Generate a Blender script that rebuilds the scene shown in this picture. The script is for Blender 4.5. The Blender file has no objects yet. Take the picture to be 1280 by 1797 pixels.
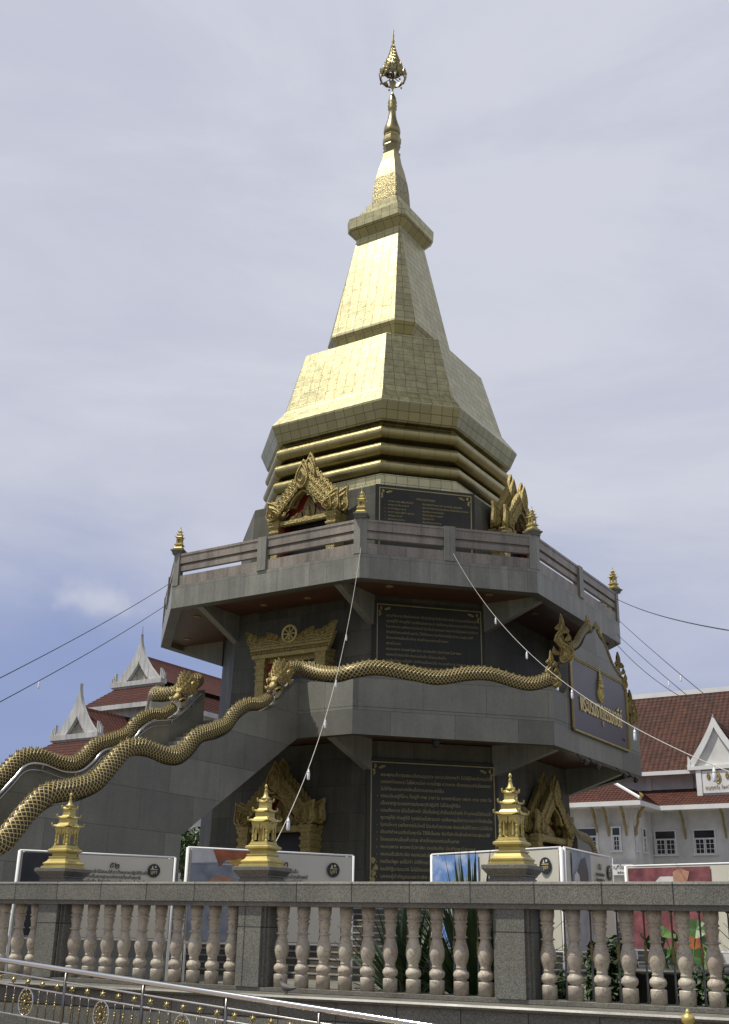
import bpy, math, random
from mathutils import Matrix, Vector
R = math.radians
S = bpy.context.scene
COL = S.collection
random.seed(7)

# ------------------------------------------------------------------ camera, sky, sun, exposure
FPX, PITCH, ROLL = 1959.78, 0.357551, 0.020365
CAM = Vector((20.6555, -34.2657, 1.6))
XP = (0.84504, -0.53471)                     # the site's x axis seen from the viewer
fwd = Vector((-0.53471, 0.84504, 0)); rgt = Vector((0.84504, 0.53471, 0))
cd = bpy.data.cameras.new('camera'); cam = bpy.data.objects.new('camera', cd); COL.objects.link(cam)
cd.sensor_fit = 'VERTICAL'; cd.sensor_height = 36; cd.sensor_width = 36; cd.lens = FPX/1797*36
cd.clip_end = 3000; cd.clip_start = .05
f3 = fwd*math.cos(PITCH)+Vector((0, 0, math.sin(PITCH)))
u3 = -fwd*math.sin(PITCH)+Vector((0, 0, math.cos(PITCH)))
r3 = rgt*math.cos(ROLL)+u3*math.sin(ROLL); u3 = -rgt*math.sin(ROLL)+u3*math.cos(ROLL)
m = Matrix((r3, u3, -f3)).transposed().to_4x4(); m.translation = CAM
cam.matrix_world = m
S.camera = cam
S.view_settings.view_transform = 'Standard'; S.view_settings.look = 'None'
S.view_settings.gamma = 1; S.view_settings.exposure = 0.0
S.cycles.max_bounces = 6; S.cycles.transparent_max_bounces = 8

SUN_EL, SUN_AZ = R(65), R(44)                # azimuth measured from -y towards -x
sund = Vector((-math.sin(SUN_AZ)*math.cos(SUN_EL), -math.cos(SUN_AZ)*math.cos(SUN_EL), math.sin(SUN_EL)))
sl = bpy.data.lights.new('sun', 'SUN'); sl.energy = 4.6; sl.angle = R(.6); sl.color = (1, .96, .88)
so = bpy.data.objects.new('sun', sl); COL.objects.link(so)
so.rotation_euler = sund.to_track_quat('Z', 'Y').to_euler()

W = bpy.data.worlds.new('World'); S.world = W; W.use_nodes = True
wn, wl = W.node_tree.nodes, W.node_tree.links
bg = wn['Background']; bg.inputs[1].default_value = .09
sky = wn.new('ShaderNodeTexSky'); sky.sky_type = 'NISHITA'; sky.sun_disc = False
sky.sun_elevation = SUN_EL; sky.sun_rotation = math.atan2(sund.x, sund.y); sky.dust_density = 1.5
tc = wn.new('ShaderNodeTexCoord')
mp = wn.new('ShaderNodeMapping'); mp.inputs['Scale'].default_value = (1.0, 1.0, 3.2)
mp.inputs['Rotation'].default_value = (0, R(12), R(30))
n1 = wn.new('ShaderNodeTexNoise'); n1.inputs['Scale'].default_value = 1.6; n1.inputs['Detail'].default_value = 7
n1.inputs['Roughness'].default_value = .5; n1.inputs['Distortion'].default_value = .35
sx = wn.new('ShaderNodeSeparateXYZ')
wl.new(tc.outputs['Generated'], mp.inputs[0]); wl.new(mp.outputs[0], n1.inputs['Vector'])
wl.new(tc.outputs['Generated'], sx.inputs[0])
def wmath(op, a, b=None, c=None):
    n = wn.new('ShaderNodeMath'); n.operation = op
    for i, q in enumerate((a, b, c)):
        if q is None: continue
        if isinstance(q, (int, float)): n.inputs[i].default_value = q
        else: wl.new(q, n.inputs[i])
    return n.outputs[0]
# thin high cloud covers the upper sky and breaks up towards the horizon
e = wmath('ADD', sx.outputs[2], wmath('MULTIPLY', wmath('SUBTRACT', n1.outputs['Fac'], .5), .85))
mr = wn.new('ShaderNodeMapRange'); mr.interpolation_type = 'SMOOTHSTEP'
mr.inputs[1].default_value = .08; mr.inputs[2].default_value = .40
mr.inputs[3].default_value = .12; mr.inputs[4].default_value = .93
wl.new(e, mr.inputs[0])
cl = wn.new('ShaderNodeMix'); cl.data_type = 'RGBA'
wl.new(mr.outputs[0], cl.inputs[0])
hz_ = wn.new('ShaderNodeMix'); hz_.data_type = 'RGBA'; hz_.inputs[0].default_value = .8
wl.new(sky.outputs[0], hz_.inputs[6]); hz_.inputs[7].default_value = (2.5, 3.35, 6.5, 1); wl.new(hz_.outputs[2], cl.inputs[6])
cr = wn.new('ShaderNodeMix'); cr.data_type = 'RGBA'
n2 = wn.new('ShaderNodeTexNoise'); n2.inputs['Scale'].default_value = 2.2; n2.inputs['Detail'].default_value = 8; n2.inputs['Roughness'].default_value = .6; n2.inputs['Distortion'].default_value = .5
wl.new(mp.outputs[0], n2.inputs['Vector'])
nr_ = wn.new('ShaderNodeMapRange'); nr_.interpolation_type = 'SMOOTHSTEP'; nr_.inputs[1].default_value = .36; nr_.inputs[2].default_value = .66; wl.new(n2.outputs['Fac'], nr_.inputs[0]); wl.new(nr_.outputs[0], cr.inputs[0])
cr.inputs[6].default_value = (6.35, 6.55, 7.65, 1); cr.inputs[7].default_value = (7.35, 7.55, 8.4, 1)
wl.new(cr.outputs[2], cl.inputs[7])
# one small cumulus puff low over the temple roofs
vs_ = wn.new('ShaderNodeVectorMath'); vs_.operation = 'SUBTRACT'; vs_.inputs[1].default_value = Vector((-.69, .67, .262)).normalized()
wl.new(tc.outputs['Generated'], vs_.inputs[0])
vm_ = wn.new('ShaderNodeVectorMath'); vm_.operation = 'MULTIPLY'; vm_.inputs[1].default_value = (23, 23, 58); wl.new(vs_.outputs[0], vm_.inputs[0])
vl_ = wn.new('ShaderNodeVectorMath'); vl_.operation = 'LENGTH'; wl.new(vm_.outputs[0], vl_.inputs[0])
n3 = wn.new('ShaderNodeTexNoise'); n3.inputs['Scale'].default_value = 30; n3.inputs['Detail'].default_value = 6; wl.new(tc.outputs['Generated'], n3.inputs['Vector'])
pf = wmath('ADD', vl_.outputs['Value'], wmath('MULTIPLY', wmath('SUBTRACT', n3.outputs['Fac'], .5), 1.9))
m2 = wn.new('ShaderNodeMapRange'); m2.interpolation_type = 'SMOOTHSTEP'; m2.inputs[1].default_value = .1; m2.inputs[2].default_value = 1.1
m2.inputs[3].default_value = .5; m2.inputs[4].default_value = 0.; wl.new(pf, m2.inputs[0])
pu = wn.new('ShaderNodeMix'); pu.data_type = 'RGBA'; wl.new(m2.outputs[0], pu.inputs[0]); wl.new(cl.outputs[2], pu.inputs[6]); pu.inputs[7].default_value = (7.6, 7.7, 8.4, 1)
# zenith above the view darkened to dim gold reflections; glow added round the sun
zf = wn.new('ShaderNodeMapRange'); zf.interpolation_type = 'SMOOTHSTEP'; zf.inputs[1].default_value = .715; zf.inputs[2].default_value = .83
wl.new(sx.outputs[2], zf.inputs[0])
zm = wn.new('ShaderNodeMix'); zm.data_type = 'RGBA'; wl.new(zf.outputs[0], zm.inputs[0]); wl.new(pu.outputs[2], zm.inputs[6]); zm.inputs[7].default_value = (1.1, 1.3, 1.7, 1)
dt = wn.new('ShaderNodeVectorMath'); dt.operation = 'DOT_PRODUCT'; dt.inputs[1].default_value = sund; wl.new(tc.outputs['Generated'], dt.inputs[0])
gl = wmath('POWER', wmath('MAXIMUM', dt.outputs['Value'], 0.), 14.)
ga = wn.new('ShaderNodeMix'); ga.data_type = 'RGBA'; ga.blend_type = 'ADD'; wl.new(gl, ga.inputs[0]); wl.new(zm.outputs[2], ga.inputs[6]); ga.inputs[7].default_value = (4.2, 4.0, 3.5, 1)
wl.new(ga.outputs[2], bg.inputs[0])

# ------------------------------------------------------------------ materials
MATS = {}
class NT:
    def __init__(s, name):
        s.m = bpy.data.materials.new(name); s.m.use_nodes = True
        s.n = s.m.node_tree.nodes; s.l = s.m.node_tree.links; s.b = s.n['Principled BSDF']
    def new(s, t, **k):
        o = s.n.new(t)
        for a, b in k.items(): setattr(o, a, b)
        return o
    def put(s, sock, v):
        if isinstance(v, bpy.types.NodeSocket): s.l.new(v, sock)
        elif isinstance(v, (tuple, list)) and len(v) == 3 and len(sock.default_value) == 4: sock.default_value = (*v, 1)
        else: sock.default_value = v
    def math(s, op, a, b=None, c=None):
        o = s.new('ShaderNodeMath', operation=op)
        for i, q in enumerate((a, b, c)):
            if q is not None: s.put(o.inputs[i], q)
        return o.outputs[0]
    def vm(s, op, a, b=None, out=0):
        o = s.new('ShaderNodeVectorMath', operation=op); s.put(o.inputs[0], a)
        if b is not None: s.put(o.inputs[1], b)
        return o.outputs[out]
    def mix(s, f, a, b, t='MIX'):
        o = s.new('ShaderNodeMix', data_type='RGBA', blend_type=t)
        s.put(o.inputs[0], f); s.put(o.inputs[6], a); s.put(o.inputs[7], b); return o.outputs[2]
    def noise(s, vec, scale, detail=4, rough=.55, out='Fac', dist=0):
        o = s.new('ShaderNodeTexNoise'); s.put(o.inputs['Vector'], vec); o.inputs['Scale'].default_value = scale
        o.inputs['Detail'].default_value = detail; o.inputs['Roughness'].default_value = rough
        o.inputs['Distortion'].default_value = dist
        return o.outputs[out]
    def vor(s, vec, scale, out='Distance', feature='F1'):
        o = s.new('ShaderNodeTexVoronoi', feature=feature); s.put(o.inputs['Vector'], vec); o.inputs['Scale'].default_value = scale
        return o.outputs[out]
    def ramp(s, f, stops):
        o = s.new('ShaderNodeValToRGB'); s.put(o.inputs[0], f); el = o.color_ramp.elements
        while len(el) < len(stops): el.new(.5)
        for e_, (p, c) in zip(el, stops): e_.position = p; e_.color = (*c, 1) if len(c) == 3 else c
        return o.outputs[0]
    def rng(s, f, a, b, c, d):
        o = s.new('ShaderNodeMapRange'); s.put(o.inputs[0], f)
        for i, q in enumerate((a, b, c, d)): o.inputs[i+1].default_value = q
        return o.outputs[0]
    def pos(s): return s.new('ShaderNodeNewGeometry').outputs['Position']
    def wallco(s):      # (distance along the wall, height, 0) on any upright or sloping face
        g = s.new('ShaderNodeNewGeometry')
        t = s.vm('NORMALIZE', s.vm('CROSS_PRODUCT', (0., 0., 1.), g.outputs['True Normal']))
        u = s.vm('DOT_PRODUCT', g.outputs['Position'], t, 1)
        sp = s.new('ShaderNodeSeparateXYZ'); s.l.new(g.outputs['Position'], sp.inputs[0])
        c = s.new('ShaderNodeCombineXYZ'); s.put(c.inputs[0], u); s.put(c.inputs[1], sp.outputs[2]); return c.outputs[0]
    def brick(s, vec, w, h, mortar, c1, c2, cm, off=.5, bias=0.):
        o = s.new('ShaderNodeTexBrick'); s.put(o.inputs['Vector'], vec); o.inputs['Scale'].default_value = 1
        o.offset = off; o.squash = 1
        s.put(o.inputs['Color1'], c1); s.put(o.inputs['Color2'], c2); s.put(o.inputs['Mortar'], cm)
        o.inputs['Mortar Size'].default_value = mortar; o.inputs['Mortar Smooth'].default_value = .1
        o.inputs['Bias'].default_value = bias
        o.inputs['Brick Width'].default_value = w; o.inputs['Row Height'].default_value = h
        return o
    def bump(s, h, strength=.3, dist=.02, nrm=None):
        o = s.new('ShaderNodeBump'); s.put(o.inputs['Height'], h); o.inputs['Strength'].default_value = strength
        o.inputs['Distance'].default_value = dist
        if nrm is not None: s.put(o.inputs['Normal'], nrm)
        s.l.new(o.outputs[0], s.b.inputs['Normal']); return o.outputs[0]
    def fin(s, col=None, rough=None, metal=None, spec=None):
        if col is not None: s.put(s.b.inputs['Base Color'], col)
        if rough is not None: s.put(s.b.inputs['Roughness'], rough)
        if metal is not None: s.put(s.b.inputs['Metallic'], metal)
        if spec is not None: s.put(s.b.inputs['Specular IOR Level'], spec)
        MATS[s.m.name] = s.m; return s.m

def plain(name, col, rough=.6, metal=0., var=.15, scale=3.):
    t = NT(name); p = t.pos(); n = t.noise(p, scale, 5)
    c = t.mix(t.rng(n, .3, .7, 0., 1.), tuple(x*(1-var) for x in col), tuple(min(1, x*(1+var)) for x in col))
    return t.fin(c, rough, metal)

def granite(name, c, w=0.9, h=.6, speck=.35, joints=True, rough=.42, sscale=90., off=.5, streak=.25, jdark=.45, tilevar=.14, spec=.45):
    t = NT(name); p = t.pos(); wc = t.wallco()
    sp = t.vor(p, sscale, 'Color'); bw = t.new('ShaderNodeSeparateColor'); t.l.new(sp, bw.inputs[0])
    s1 = t.rng(bw.outputs[0], 0., 1., 1-speck, 1+speck)
    n2 = t.noise(p, .9, 6, .6); s2 = t.rng(n2, .3, .7, .80, 1.18)
    # vertical water staining
    mp_ = t.new('ShaderNodeMapping'); t.put(mp_.inputs[0], wc); mp_.inputs['Scale'].default_value = (3.2, .18, 1)
    n3 = t.noise(mp_.outputs[0], 1.5, 5, .65); s3 = t.rng(n3, .45, .72, 1., 1-streak)
    k = t.math('MULTIPLY', t.math('MULTIPLY', s1, s2), s3)
    base = t.new('ShaderNodeCombineXYZ')
    for i in range(3): base.inputs[i].default_value = c[i]
    col = t.vm('SCALE', base.outputs[0]); t.put(col.node.inputs['Scale'], k)
    if joints:
        b = t.brick(wc, w, h, .006, (1+tilevar,)*3, (1-tilevar,)*3, (jdark,)*3, off)
        col = t.mix(1., col, b.outputs['Color'], 'MULTIPLY')
        t.bump(t.math('SUBTRACT', 1., b.outputs['Fac']), .4, .01)
    return t.fin(col, t.rng(n2, .3, .7, rough-.08, rough+.12), 0., spec)

granite('granite_wall', (0.098, 0.095, 0.072), 1.15, .8, .22, streak=.3, rough=.6, tilevar=.2, spec=.25)
granite('granite_fascia', (0.2, 0.196, 0.16), .62, 1.5, .22, streak=-.3, off=0, tilevar=.1)
granite('granite_terrace', (0.175, 0.17, 0.135), 1.9, .92, .22, streak=.12, tilevar=.24)
granite('granite_pink', (0.26, 0.225, 0.18), .9, .6, .35, streak=.4, jdark=.7)
granite('granite_fence', (0.158, 0.154, 0.13), .62, .8, .55, sscale=170, off=0, rough=.55, streak=.12, jdark=.25)
granite('granite_pedestal', (0.16, 0.153, 0.126), 3, 3, .4, joints=False, sscale=150)
granite('granite_plaza', (0.4, 0.37, 0.31), .6, .6, .2, rough=.5, off=0)
granite('granite_step', (0.1, 0.094, 0.072), 1.2, .5, .35, rough=.5)
granite('concrete_pale', (0.36, 0.33, 0.27), 1.2, 3, .15, rough=.7)
granite('tablet_stone', (0.044, 0.043, 0.033), 1.2, 1.05, .2, rough=.5, streak=.05, spec=.25, jdark=.6, tilevar=.08)

def gold_tile(name, w, h, col, metal=.92, rough=.33, mort=.012):
    t = NT(name); wc = t.wallco(); p = t.pos()
    b = t.brick(wc, w, h, mort, (1.10, 1.09, 1.06), (.88, .88, .87), (.36, .32, .25), .06)
    n = t.noise(p, .8, 4); s2 = t.rng(n, .3, .7, .93, 1.06)
    base = t.new('ShaderNodeCombineXYZ')
    for i in range(3): base.inputs[i].default_value = col[i]
    c = t.vm('SCALE', base.outputs[0]); t.put(c.node.inputs['Scale'], s2)
    c = t.mix(1., c, b.outputs['Color'], 'MULTIPLY')
    wob = t.noise(p, 2.2, 2); r = t.rng(t.noise(p, 5, 3), .3, .7, rough-.05, rough+.09)
    hgt = t.math('ADD', t.math('MULTIPLY', b.outputs['Fac'], -1.), t.math('MULTIPLY', wob, .5))
    t.bump(hgt, .25, .02)
    return t.fin(c, r, metal)
gold_tile('gold_tile', .40, .30, (.415, .385, .225), .94, .36, .010)
gold_tile('gold_moulding', .55, 3.0, (.36, .31, .145), .93, .33, .006)

def gold_paint(name, col, rough=.36, metal=.55, carve=0., cscale=9., dark=(.16, .09, .025)):
    t = NT(name); p = t.pos()
    n = t.noise(p, 6, 5); c = t.mix(t.rng(n, .3, .7, 0., 1.), tuple(x*.82 for x in col), tuple(x*1.15 for x in col))
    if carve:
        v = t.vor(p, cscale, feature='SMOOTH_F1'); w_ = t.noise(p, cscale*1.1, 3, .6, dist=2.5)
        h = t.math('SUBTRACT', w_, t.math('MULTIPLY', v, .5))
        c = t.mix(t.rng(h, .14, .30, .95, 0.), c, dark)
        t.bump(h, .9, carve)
    else: t.bump(n, .1, .01)
    return t.fin(c, rough, metal)
gold_paint('gold_paint', (.50, .405, .13), .42, .35)
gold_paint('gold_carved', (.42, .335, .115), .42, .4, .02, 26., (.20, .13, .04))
gold_paint('gold_aged', (.30, .255, .12), .34, .8)
gold_paint('gold_bud', (.36, .31, .155), .42, .85)
gold_paint('gold_studded', (.38, .33, .17), .42, .85, .03, 13., (.15, .12, .06))
gold_paint('gold_head', (.48, .39, .155), .4, .4, .012, 40., (.26, .17, .06))
gold_paint('gold_letter', (.78, .64, .30), .45, .1)
plain('tablet_letter', (.34, .28, .12), .5, .1)
plain('gold_dull', (.32, .25, .10), .5, .3)
plain('red_lacquer', (.20, .02, .012), .45)
plain('red_orange', (.42, .07, .03), .45)
plain('dark_void', (.012, .011, .010), .5)
plain('purple_stone', (.058, .047, .055), .3, 0, .08)
plain('white_paint', (.72, .72, .70), .55, 0, .07, 1.2)
granite('white_wall', (0.63, 0.62, 0.59), speck=.04, joints=False, streak=.05, rough=.7)
granite('white_aged', (0.5, 0.5, 0.48), speck=.15, joints=False, streak=.4, rough=.75)
plain('white_plastic', (.85, .86, .9), .3, 0, .02)
plain('stainless', (.62, .62, .62), .18, 1., .05)
plain('steel_shaded', (.20, .19, .175), .25, 1., .05)  # stainless with the dark surroundings it mirrors put into its colour
plain('black_wire', (.02, .02, .022), .5)
plain('pale_wire', (.48, .46, .40), .5)
plain('black_metal', (.03, .03, .032), .4)
plain('bird_grey', (.11, .10, .095), .7, 0, .3, 60.)
plain('bark', (.10, .075, .05), .9, 0, .4, 8.)
plain('ground_earth', (.13, .12, .09), .95, 0, .25, .3)
plain('pot_dark', (.035, .033, .03), .5)
plain('leaf_yellowgreen', (.22, .34, .05), .5, 0, .3, 3.)

t = NT('ramp_paving'); p = t.pos(); b = t.brick(p, .3, .3, .008, (.34, .25, .16), (.26, .19, .125), (.14, .11, .08), 0)
t.fin(t.mix(.4, b.outputs['Color'], t.noise(p, 40, 3, out='Color'), 'SOFT_LIGHT'), .75)

t = NT('wood_ceiling'); p = t.pos()
sx_ = t.new('ShaderNodeSeparateXYZ'); t.l.new(p, sx_.inputs[0])
u = t.math('FRACT', t.math('MULTIPLY', sx_.outputs[0], 5.))
ln = t.math('LESS_THAN', u, .07)
c = t.mix(t.noise(p, 3, 4), (.085, .036, .021), (.13, .055, .031))
t.fin(t.mix(ln, c, (.03, .014, .01)), .4)

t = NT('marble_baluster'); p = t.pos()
oi = t.new('ShaderNodeObjectInfo')
sc_ = t.new('ShaderNodeVectorMath', operation='SCALE'); sc_.inputs[0].default_value = (7., 3., 5.); t.put(sc_.inputs['Scale'], oi.outputs['Random'])
pp = t.vm('ADD', p, sc_.outputs[0])
n = t.noise(pp, 6, 6, .6, dist=2.2); vein = t.math('ABSOLUTE', t.math('SUBTRACT', n, .5))
c = t.mix(t.noise(pp, 9, 4), (.40, .36, .27), (.62, .565, .44))
tn = t.rng(oi.outputs['Random'], 0., 1., 0., .35); c = t.mix(tn, c, (.27, .22, .20))
c = t.mix(t.rng(vein, 0., .022, .8, 0.), c, (.17, .10, .07))
c = t.mix(t.rng(t.noise(pp, 3.2, 4), .5, .72, 0., .5), c, (.27, .17, .12))
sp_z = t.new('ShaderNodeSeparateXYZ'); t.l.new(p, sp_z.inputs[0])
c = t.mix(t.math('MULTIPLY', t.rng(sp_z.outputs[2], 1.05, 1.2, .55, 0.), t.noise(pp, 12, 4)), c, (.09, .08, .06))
t.fin(c, .42)

t = NT('naga_scale')
uvn = t.new('ShaderNodeUVMap'); uvn.uv_map = 'UVMap'
su = t.new('ShaderNodeSeparateXYZ'); t.l.new(uvn.outputs[0], su.inputs[0])
A_ = t.math('FRACT', t.math('ADD', su.outputs[0], su.outputs[1])); B_ = t.math('FRACT', t.math('SUBTRACT', su.outputs[0], su.outputs[1]))
da = t.math('MULTIPLY', t.math('ABSOLUTE', t.math('SUBTRACT', A_, .5)), 2.); db = t.math('MULTIPLY', t.math('ABSOLUTE', t.math('SUBTRACT', B_, .5)), 2.)
d = t.math('MAXIMUM', da, db)
inner = t.math('MULTIPLY', A_, B_)
rim = t.rng(d, .66, .86, 0., 1.)
p = t.pos()
cin = t.mix(inner, (.02, .014, .006), (.12, .08, .03))
cout = t.mix(t.noise(p, 5, 4), (.44, .35, .13), (.64, .52, .23))
t.put(t.b.inputs['Roughness'], .42)
t.bump(t.math('ADD', t.math('MULTIPLY', rim, .7), t.math('MULTIPLY', inner, .6)), .8, .035)
t.fin(t.mix(rim, cin, cout), None, .35)

def rooftile(name, c1, c2, w, h):
    t = NT(name); g = t.new('ShaderNodeNewGeometry')
    wc = t.wallco(); s = t.new('ShaderNodeSeparateXYZ'); t.l.new(wc, s.inputs[0])
    br = t.brick(wc, w, h, .0, c1, c2, (.1, .05, .04), .5)
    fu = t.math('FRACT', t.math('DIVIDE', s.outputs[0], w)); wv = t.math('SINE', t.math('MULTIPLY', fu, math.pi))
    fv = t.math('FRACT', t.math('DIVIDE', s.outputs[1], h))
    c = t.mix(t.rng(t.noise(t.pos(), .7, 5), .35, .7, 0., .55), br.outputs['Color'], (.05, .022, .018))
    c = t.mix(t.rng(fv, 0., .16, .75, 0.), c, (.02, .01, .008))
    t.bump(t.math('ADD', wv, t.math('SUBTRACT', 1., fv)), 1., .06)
    return t.fin(c, .75, None, .25)
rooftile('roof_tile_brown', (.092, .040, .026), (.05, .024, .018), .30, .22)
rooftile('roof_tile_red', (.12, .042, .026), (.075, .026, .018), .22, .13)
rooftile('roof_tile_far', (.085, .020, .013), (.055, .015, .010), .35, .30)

def leafmat(name, c1, c2):
    t = NT(name); p = t.pos()
    c = t.mix(t.rng(t.noise(p, 2.3, 3), .35, .65, 0., 1.), c1, c2)
    t.put(t.b.inputs['Subsurface Weight'], 0.)
    return t.fin(c, .5)
leafmat('foliage_tree', (.030, .060, .014), (.075, .13, .03))
leafmat('foliage_shrub', (.020, .045, .012), (.055, .095, .022))
leafmat('foliage_lotus', (.04, .10, .02), (.09, .17, .035))
leafmat('foliage_spiky', (.022, .045, .018), (.06, .10, .035))

t = NT('vinyl_cream'); p = t.pos()
t.fin(t.mix(t.noise(p, 2, 3), (.56, .53, .43), (.64, .61, .51)), .45)
t = NT('print_sky'); p = t.pos(); t.fin(t.mix(t.rng(t.noise(p, 3, 5), .45, .7, 0., 1.), (.13, .25, .52), (.55, .62, .72)), .45)
plain('print_dark', (.022, .022, .026), .4, 0, .5, 4.)
plain('print_grey', (.26, .28, .31), .45, 0, .3, 5.)
plain('print_orange', (.34, .10, .035), .45, 0, .35, 7.)
plain('print_yellow', (.55, .34, .06), .45, 0, .3, 7.)
plain('print_skin', (.42, .22, .14), .5, 0, .2, 9.)
plain('print_pink', (.20, .065, .07), .45, 0, .5, 6.)
plain('print_white', (.6, .58, .56), .45, 0, .15, 6.)
plain('print_steel', (.22, .26, .29), .45, 0, .2, 9.)
plain('ink', (.05, .03, .025), .6)
t = NT('window_glass'); p = t.pos(); t.fin(t.mix(t.noise(p, 2, 3), (.012, .013, .014), (.05, .05, .05)), .12)

# ------------------------------------------------------------------ mesh builder
class MB:
    def __init__(s, M=None): s.v = []; s.f = []; s.uv = {}; s.M = M or Matrix(); s.mi = []; s.cur = 0; s.sm = []; s.smooth = False
    def pts(s, P):
        i = len(s.v); s.v += [s.M @ Vector(p) for p in P]; return i
    def face(s, idx, uv=None):
        if uv: s.uv[len(s.f)] = uv
        s.f.append(list(idx)); s.mi.append(s.cur); s.sm.append(s.smooth)
    def box(s, x0, x1, y0, y1, z0, z1):
        i = s.pts([(x, y, z) for z in (z0, z1) for y in (y0, y1) for x in (x0, x1)])
        for q in ((0, 2, 3, 1), (4, 5, 7, 6), (0, 1, 5, 4), (2, 6, 7, 3), (0, 4, 6, 2), (1, 3, 7, 5)): s.face([i+k for k in q])
    def loft(s, rings, cap0=True, cap1=True, closed=True, uvs=None):
        n = len(rings[0]); st = [s.pts(r) for r in rings]
        for k in range(len(rings)-1):
            for j in range(n if closed else n-1):
                j2 = (j+1) % n
                q = [st[k]+j, st[k]+j2, st[k+1]+j2, st[k+1]+j]
                uv = None
                if uvs:
                    N, V = uvs
                    uv = [(j*N/n, V[k]), ((j+1)*N/n, V[k]), ((j+1)*N/n, V[k+1]), (j*N/n, V[k+1])]
                s.face(q, uv)
        if cap0: s.face([st[0]+j for j in range(n)][::-1])
        if cap1: s.face([st[-1]+j for j in range(n)])
    def prism(s, poly, fn, d0, d1):
        """poly in 2D, fn(u, v, d) -> 3D"""
        a = s.pts([fn(u, v, d0) for u, v in poly]); b = s.pts([fn(u, v, d1) for u, v in poly]); n = len(poly)
        s.face([a+i for i in range(n)][::-1]); s.face([b+i for i in range(n)])
        for i in range(n): s.face([a+i, a+(i+1) % n, b+(i+1) % n, b+i])
    def lathe(s, prof, n=16, c=(0, 0, 0), ph=0., sq=None):
        rings = []
        for r, z in prof:
            rings.append([(c[0]+r*math.cos(ph+2*math.pi*j/n), c[1]+r*math.sin(ph+2*math.pi*j/n), c[2]+z) for j in range(n)])
        s.loft(rings)
    def sqloft(s, prof, c=(0, 0, 0)):     # square section, half width r
        s.loft([[(c[0]+x*r, c[1]+y*r, c[2]+z) for x, y in ((-1, -1), (1, -1), (1, 1), (-1, 1))] for r, z in prof])
    def tube(s, P, r, n=8, up=(0, 0, 1), N=None, vs=1., caps=True):
        P = [Vector(p) for p in P]; R_ = r if isinstance(r, (list, tuple)) else [r]*len(P)
        rings = []; V = [0.]; nrm = Vector(up)
        for i, p in enumerate(P):
            t_ = (P[min(i+1, len(P)-1)]-P[max(i-1, 0)]).normalized()
            side = t_.cross(nrm)
            if side.length < 1e-4: side = t_.cross(Vector((1, 0, 0)))
            side.normalize(); u_ = side.cross(t_).normalized()
            nrm = u_ if N is None else Vector(up) if abs(t_.dot(Vector(up))) < .97 else u_
            rings.append([p+(u_*math.cos(2*math.pi*j/n)+side*math.sin(2*math.pi*j/n))*R_[i] for j in range(n)])
            if i: V.append(V[-1]+(p-P[i-1]).length/max(.02, (R_[i]+R_[i-1])/2)*vs)
        s.loft(rings, caps, caps, True, (N, V) if N else None)
    def leaf(s, M, w, h, t, curl=.25, seg=9):
        """carved flame leaf standing in the xz plane of M, front towards -y, base at origin"""
        L, Rr = [], []
        for i in range(seg+1):
            q = i/seg; ww = w*.5*(math.sin(math.pi*min(1, q*1.02))**.75)*(1-.35*q)*1.12+w*.12*(1-q)
            cx = curl*w*math.sin(q*math.pi*1.15)*(.6+q)
            L.append((cx-ww, q*h)); Rr.append((cx+ww*(1 if i < seg else 1), q*h))
        L[-1] = Rr[-1] = (curl*w*math.sin(math.pi*1.15)*1.6, h)
        out = L[:-1]+[L[-1]]+Rr[:-1][::-1]
        cen = (curl*w*.5, h*.42); n = len(out)
        def ins(k, y): return [(cen[0]+(x-cen[0])*k, y, cen[1]+(z-cen[1])*k) for x, z in out]
        sv = s.M; s.M = sv @ M
        rings = [ins(1, t*.5), ins(1, -t*.5), ins(.86, -t*.62), ins(.76, -t*.15), ins(.42, -t*.9), ins(.22, -t*.35)]
        s.loft(rings); s.M = sv
    def ball(s, c, r, n=8, sq=(1, 1, 1)):
        rings = []
        for i in range(n//2+1):
            a = -math.pi/2+math.pi*i/(n//2); rr = max(.02, math.cos(a))*r
            rings.append([(c[0]+rr*sq[0]*math.cos(2*math.pi*j/n), c[1]+rr*sq[1]*math.sin(2*math.pi*j/n), c[2]+r*sq[2]*math.sin(a)) for j in range(n)])
        s.loft(rings)
    def build(s, name, mats, parent=None, local=False):
        me = bpy.data.meshes.new(name); me.from_pydata([tuple(v) for v in s.v], [], s.f)
        if isinstance(mats, str): mats = [mats]
        for m_ in mats: me.materials.append(MATS[m_])
        me.polygons.foreach_set('material_index', s.mi); me.polygons.foreach_set('use_smooth', s.sm)
        if s.uv:
            ul = me.uv_layers.new(name='UVMap')
            for pi, uv in s.uv.items():
                for li, c in zip(me.polygons[pi].loop_indices, uv): ul.data[li].uv = c
        me.validate(); me.update()
        o = bpy.data.objects.new(name, me); COL.objects.link(o)
        if parent is not None:
            o.parent = parent
            if not local and parent.parent is None: o.location = -parent.location
        return o

def fix_normals(o):
    import bmesh
    b = bmesh.new(); b.from_mesh(o.data); bmesh.ops.recalc_face_normals(b, faces=b.faces); b.to_mesh(o.data); b.free(); return o

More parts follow.
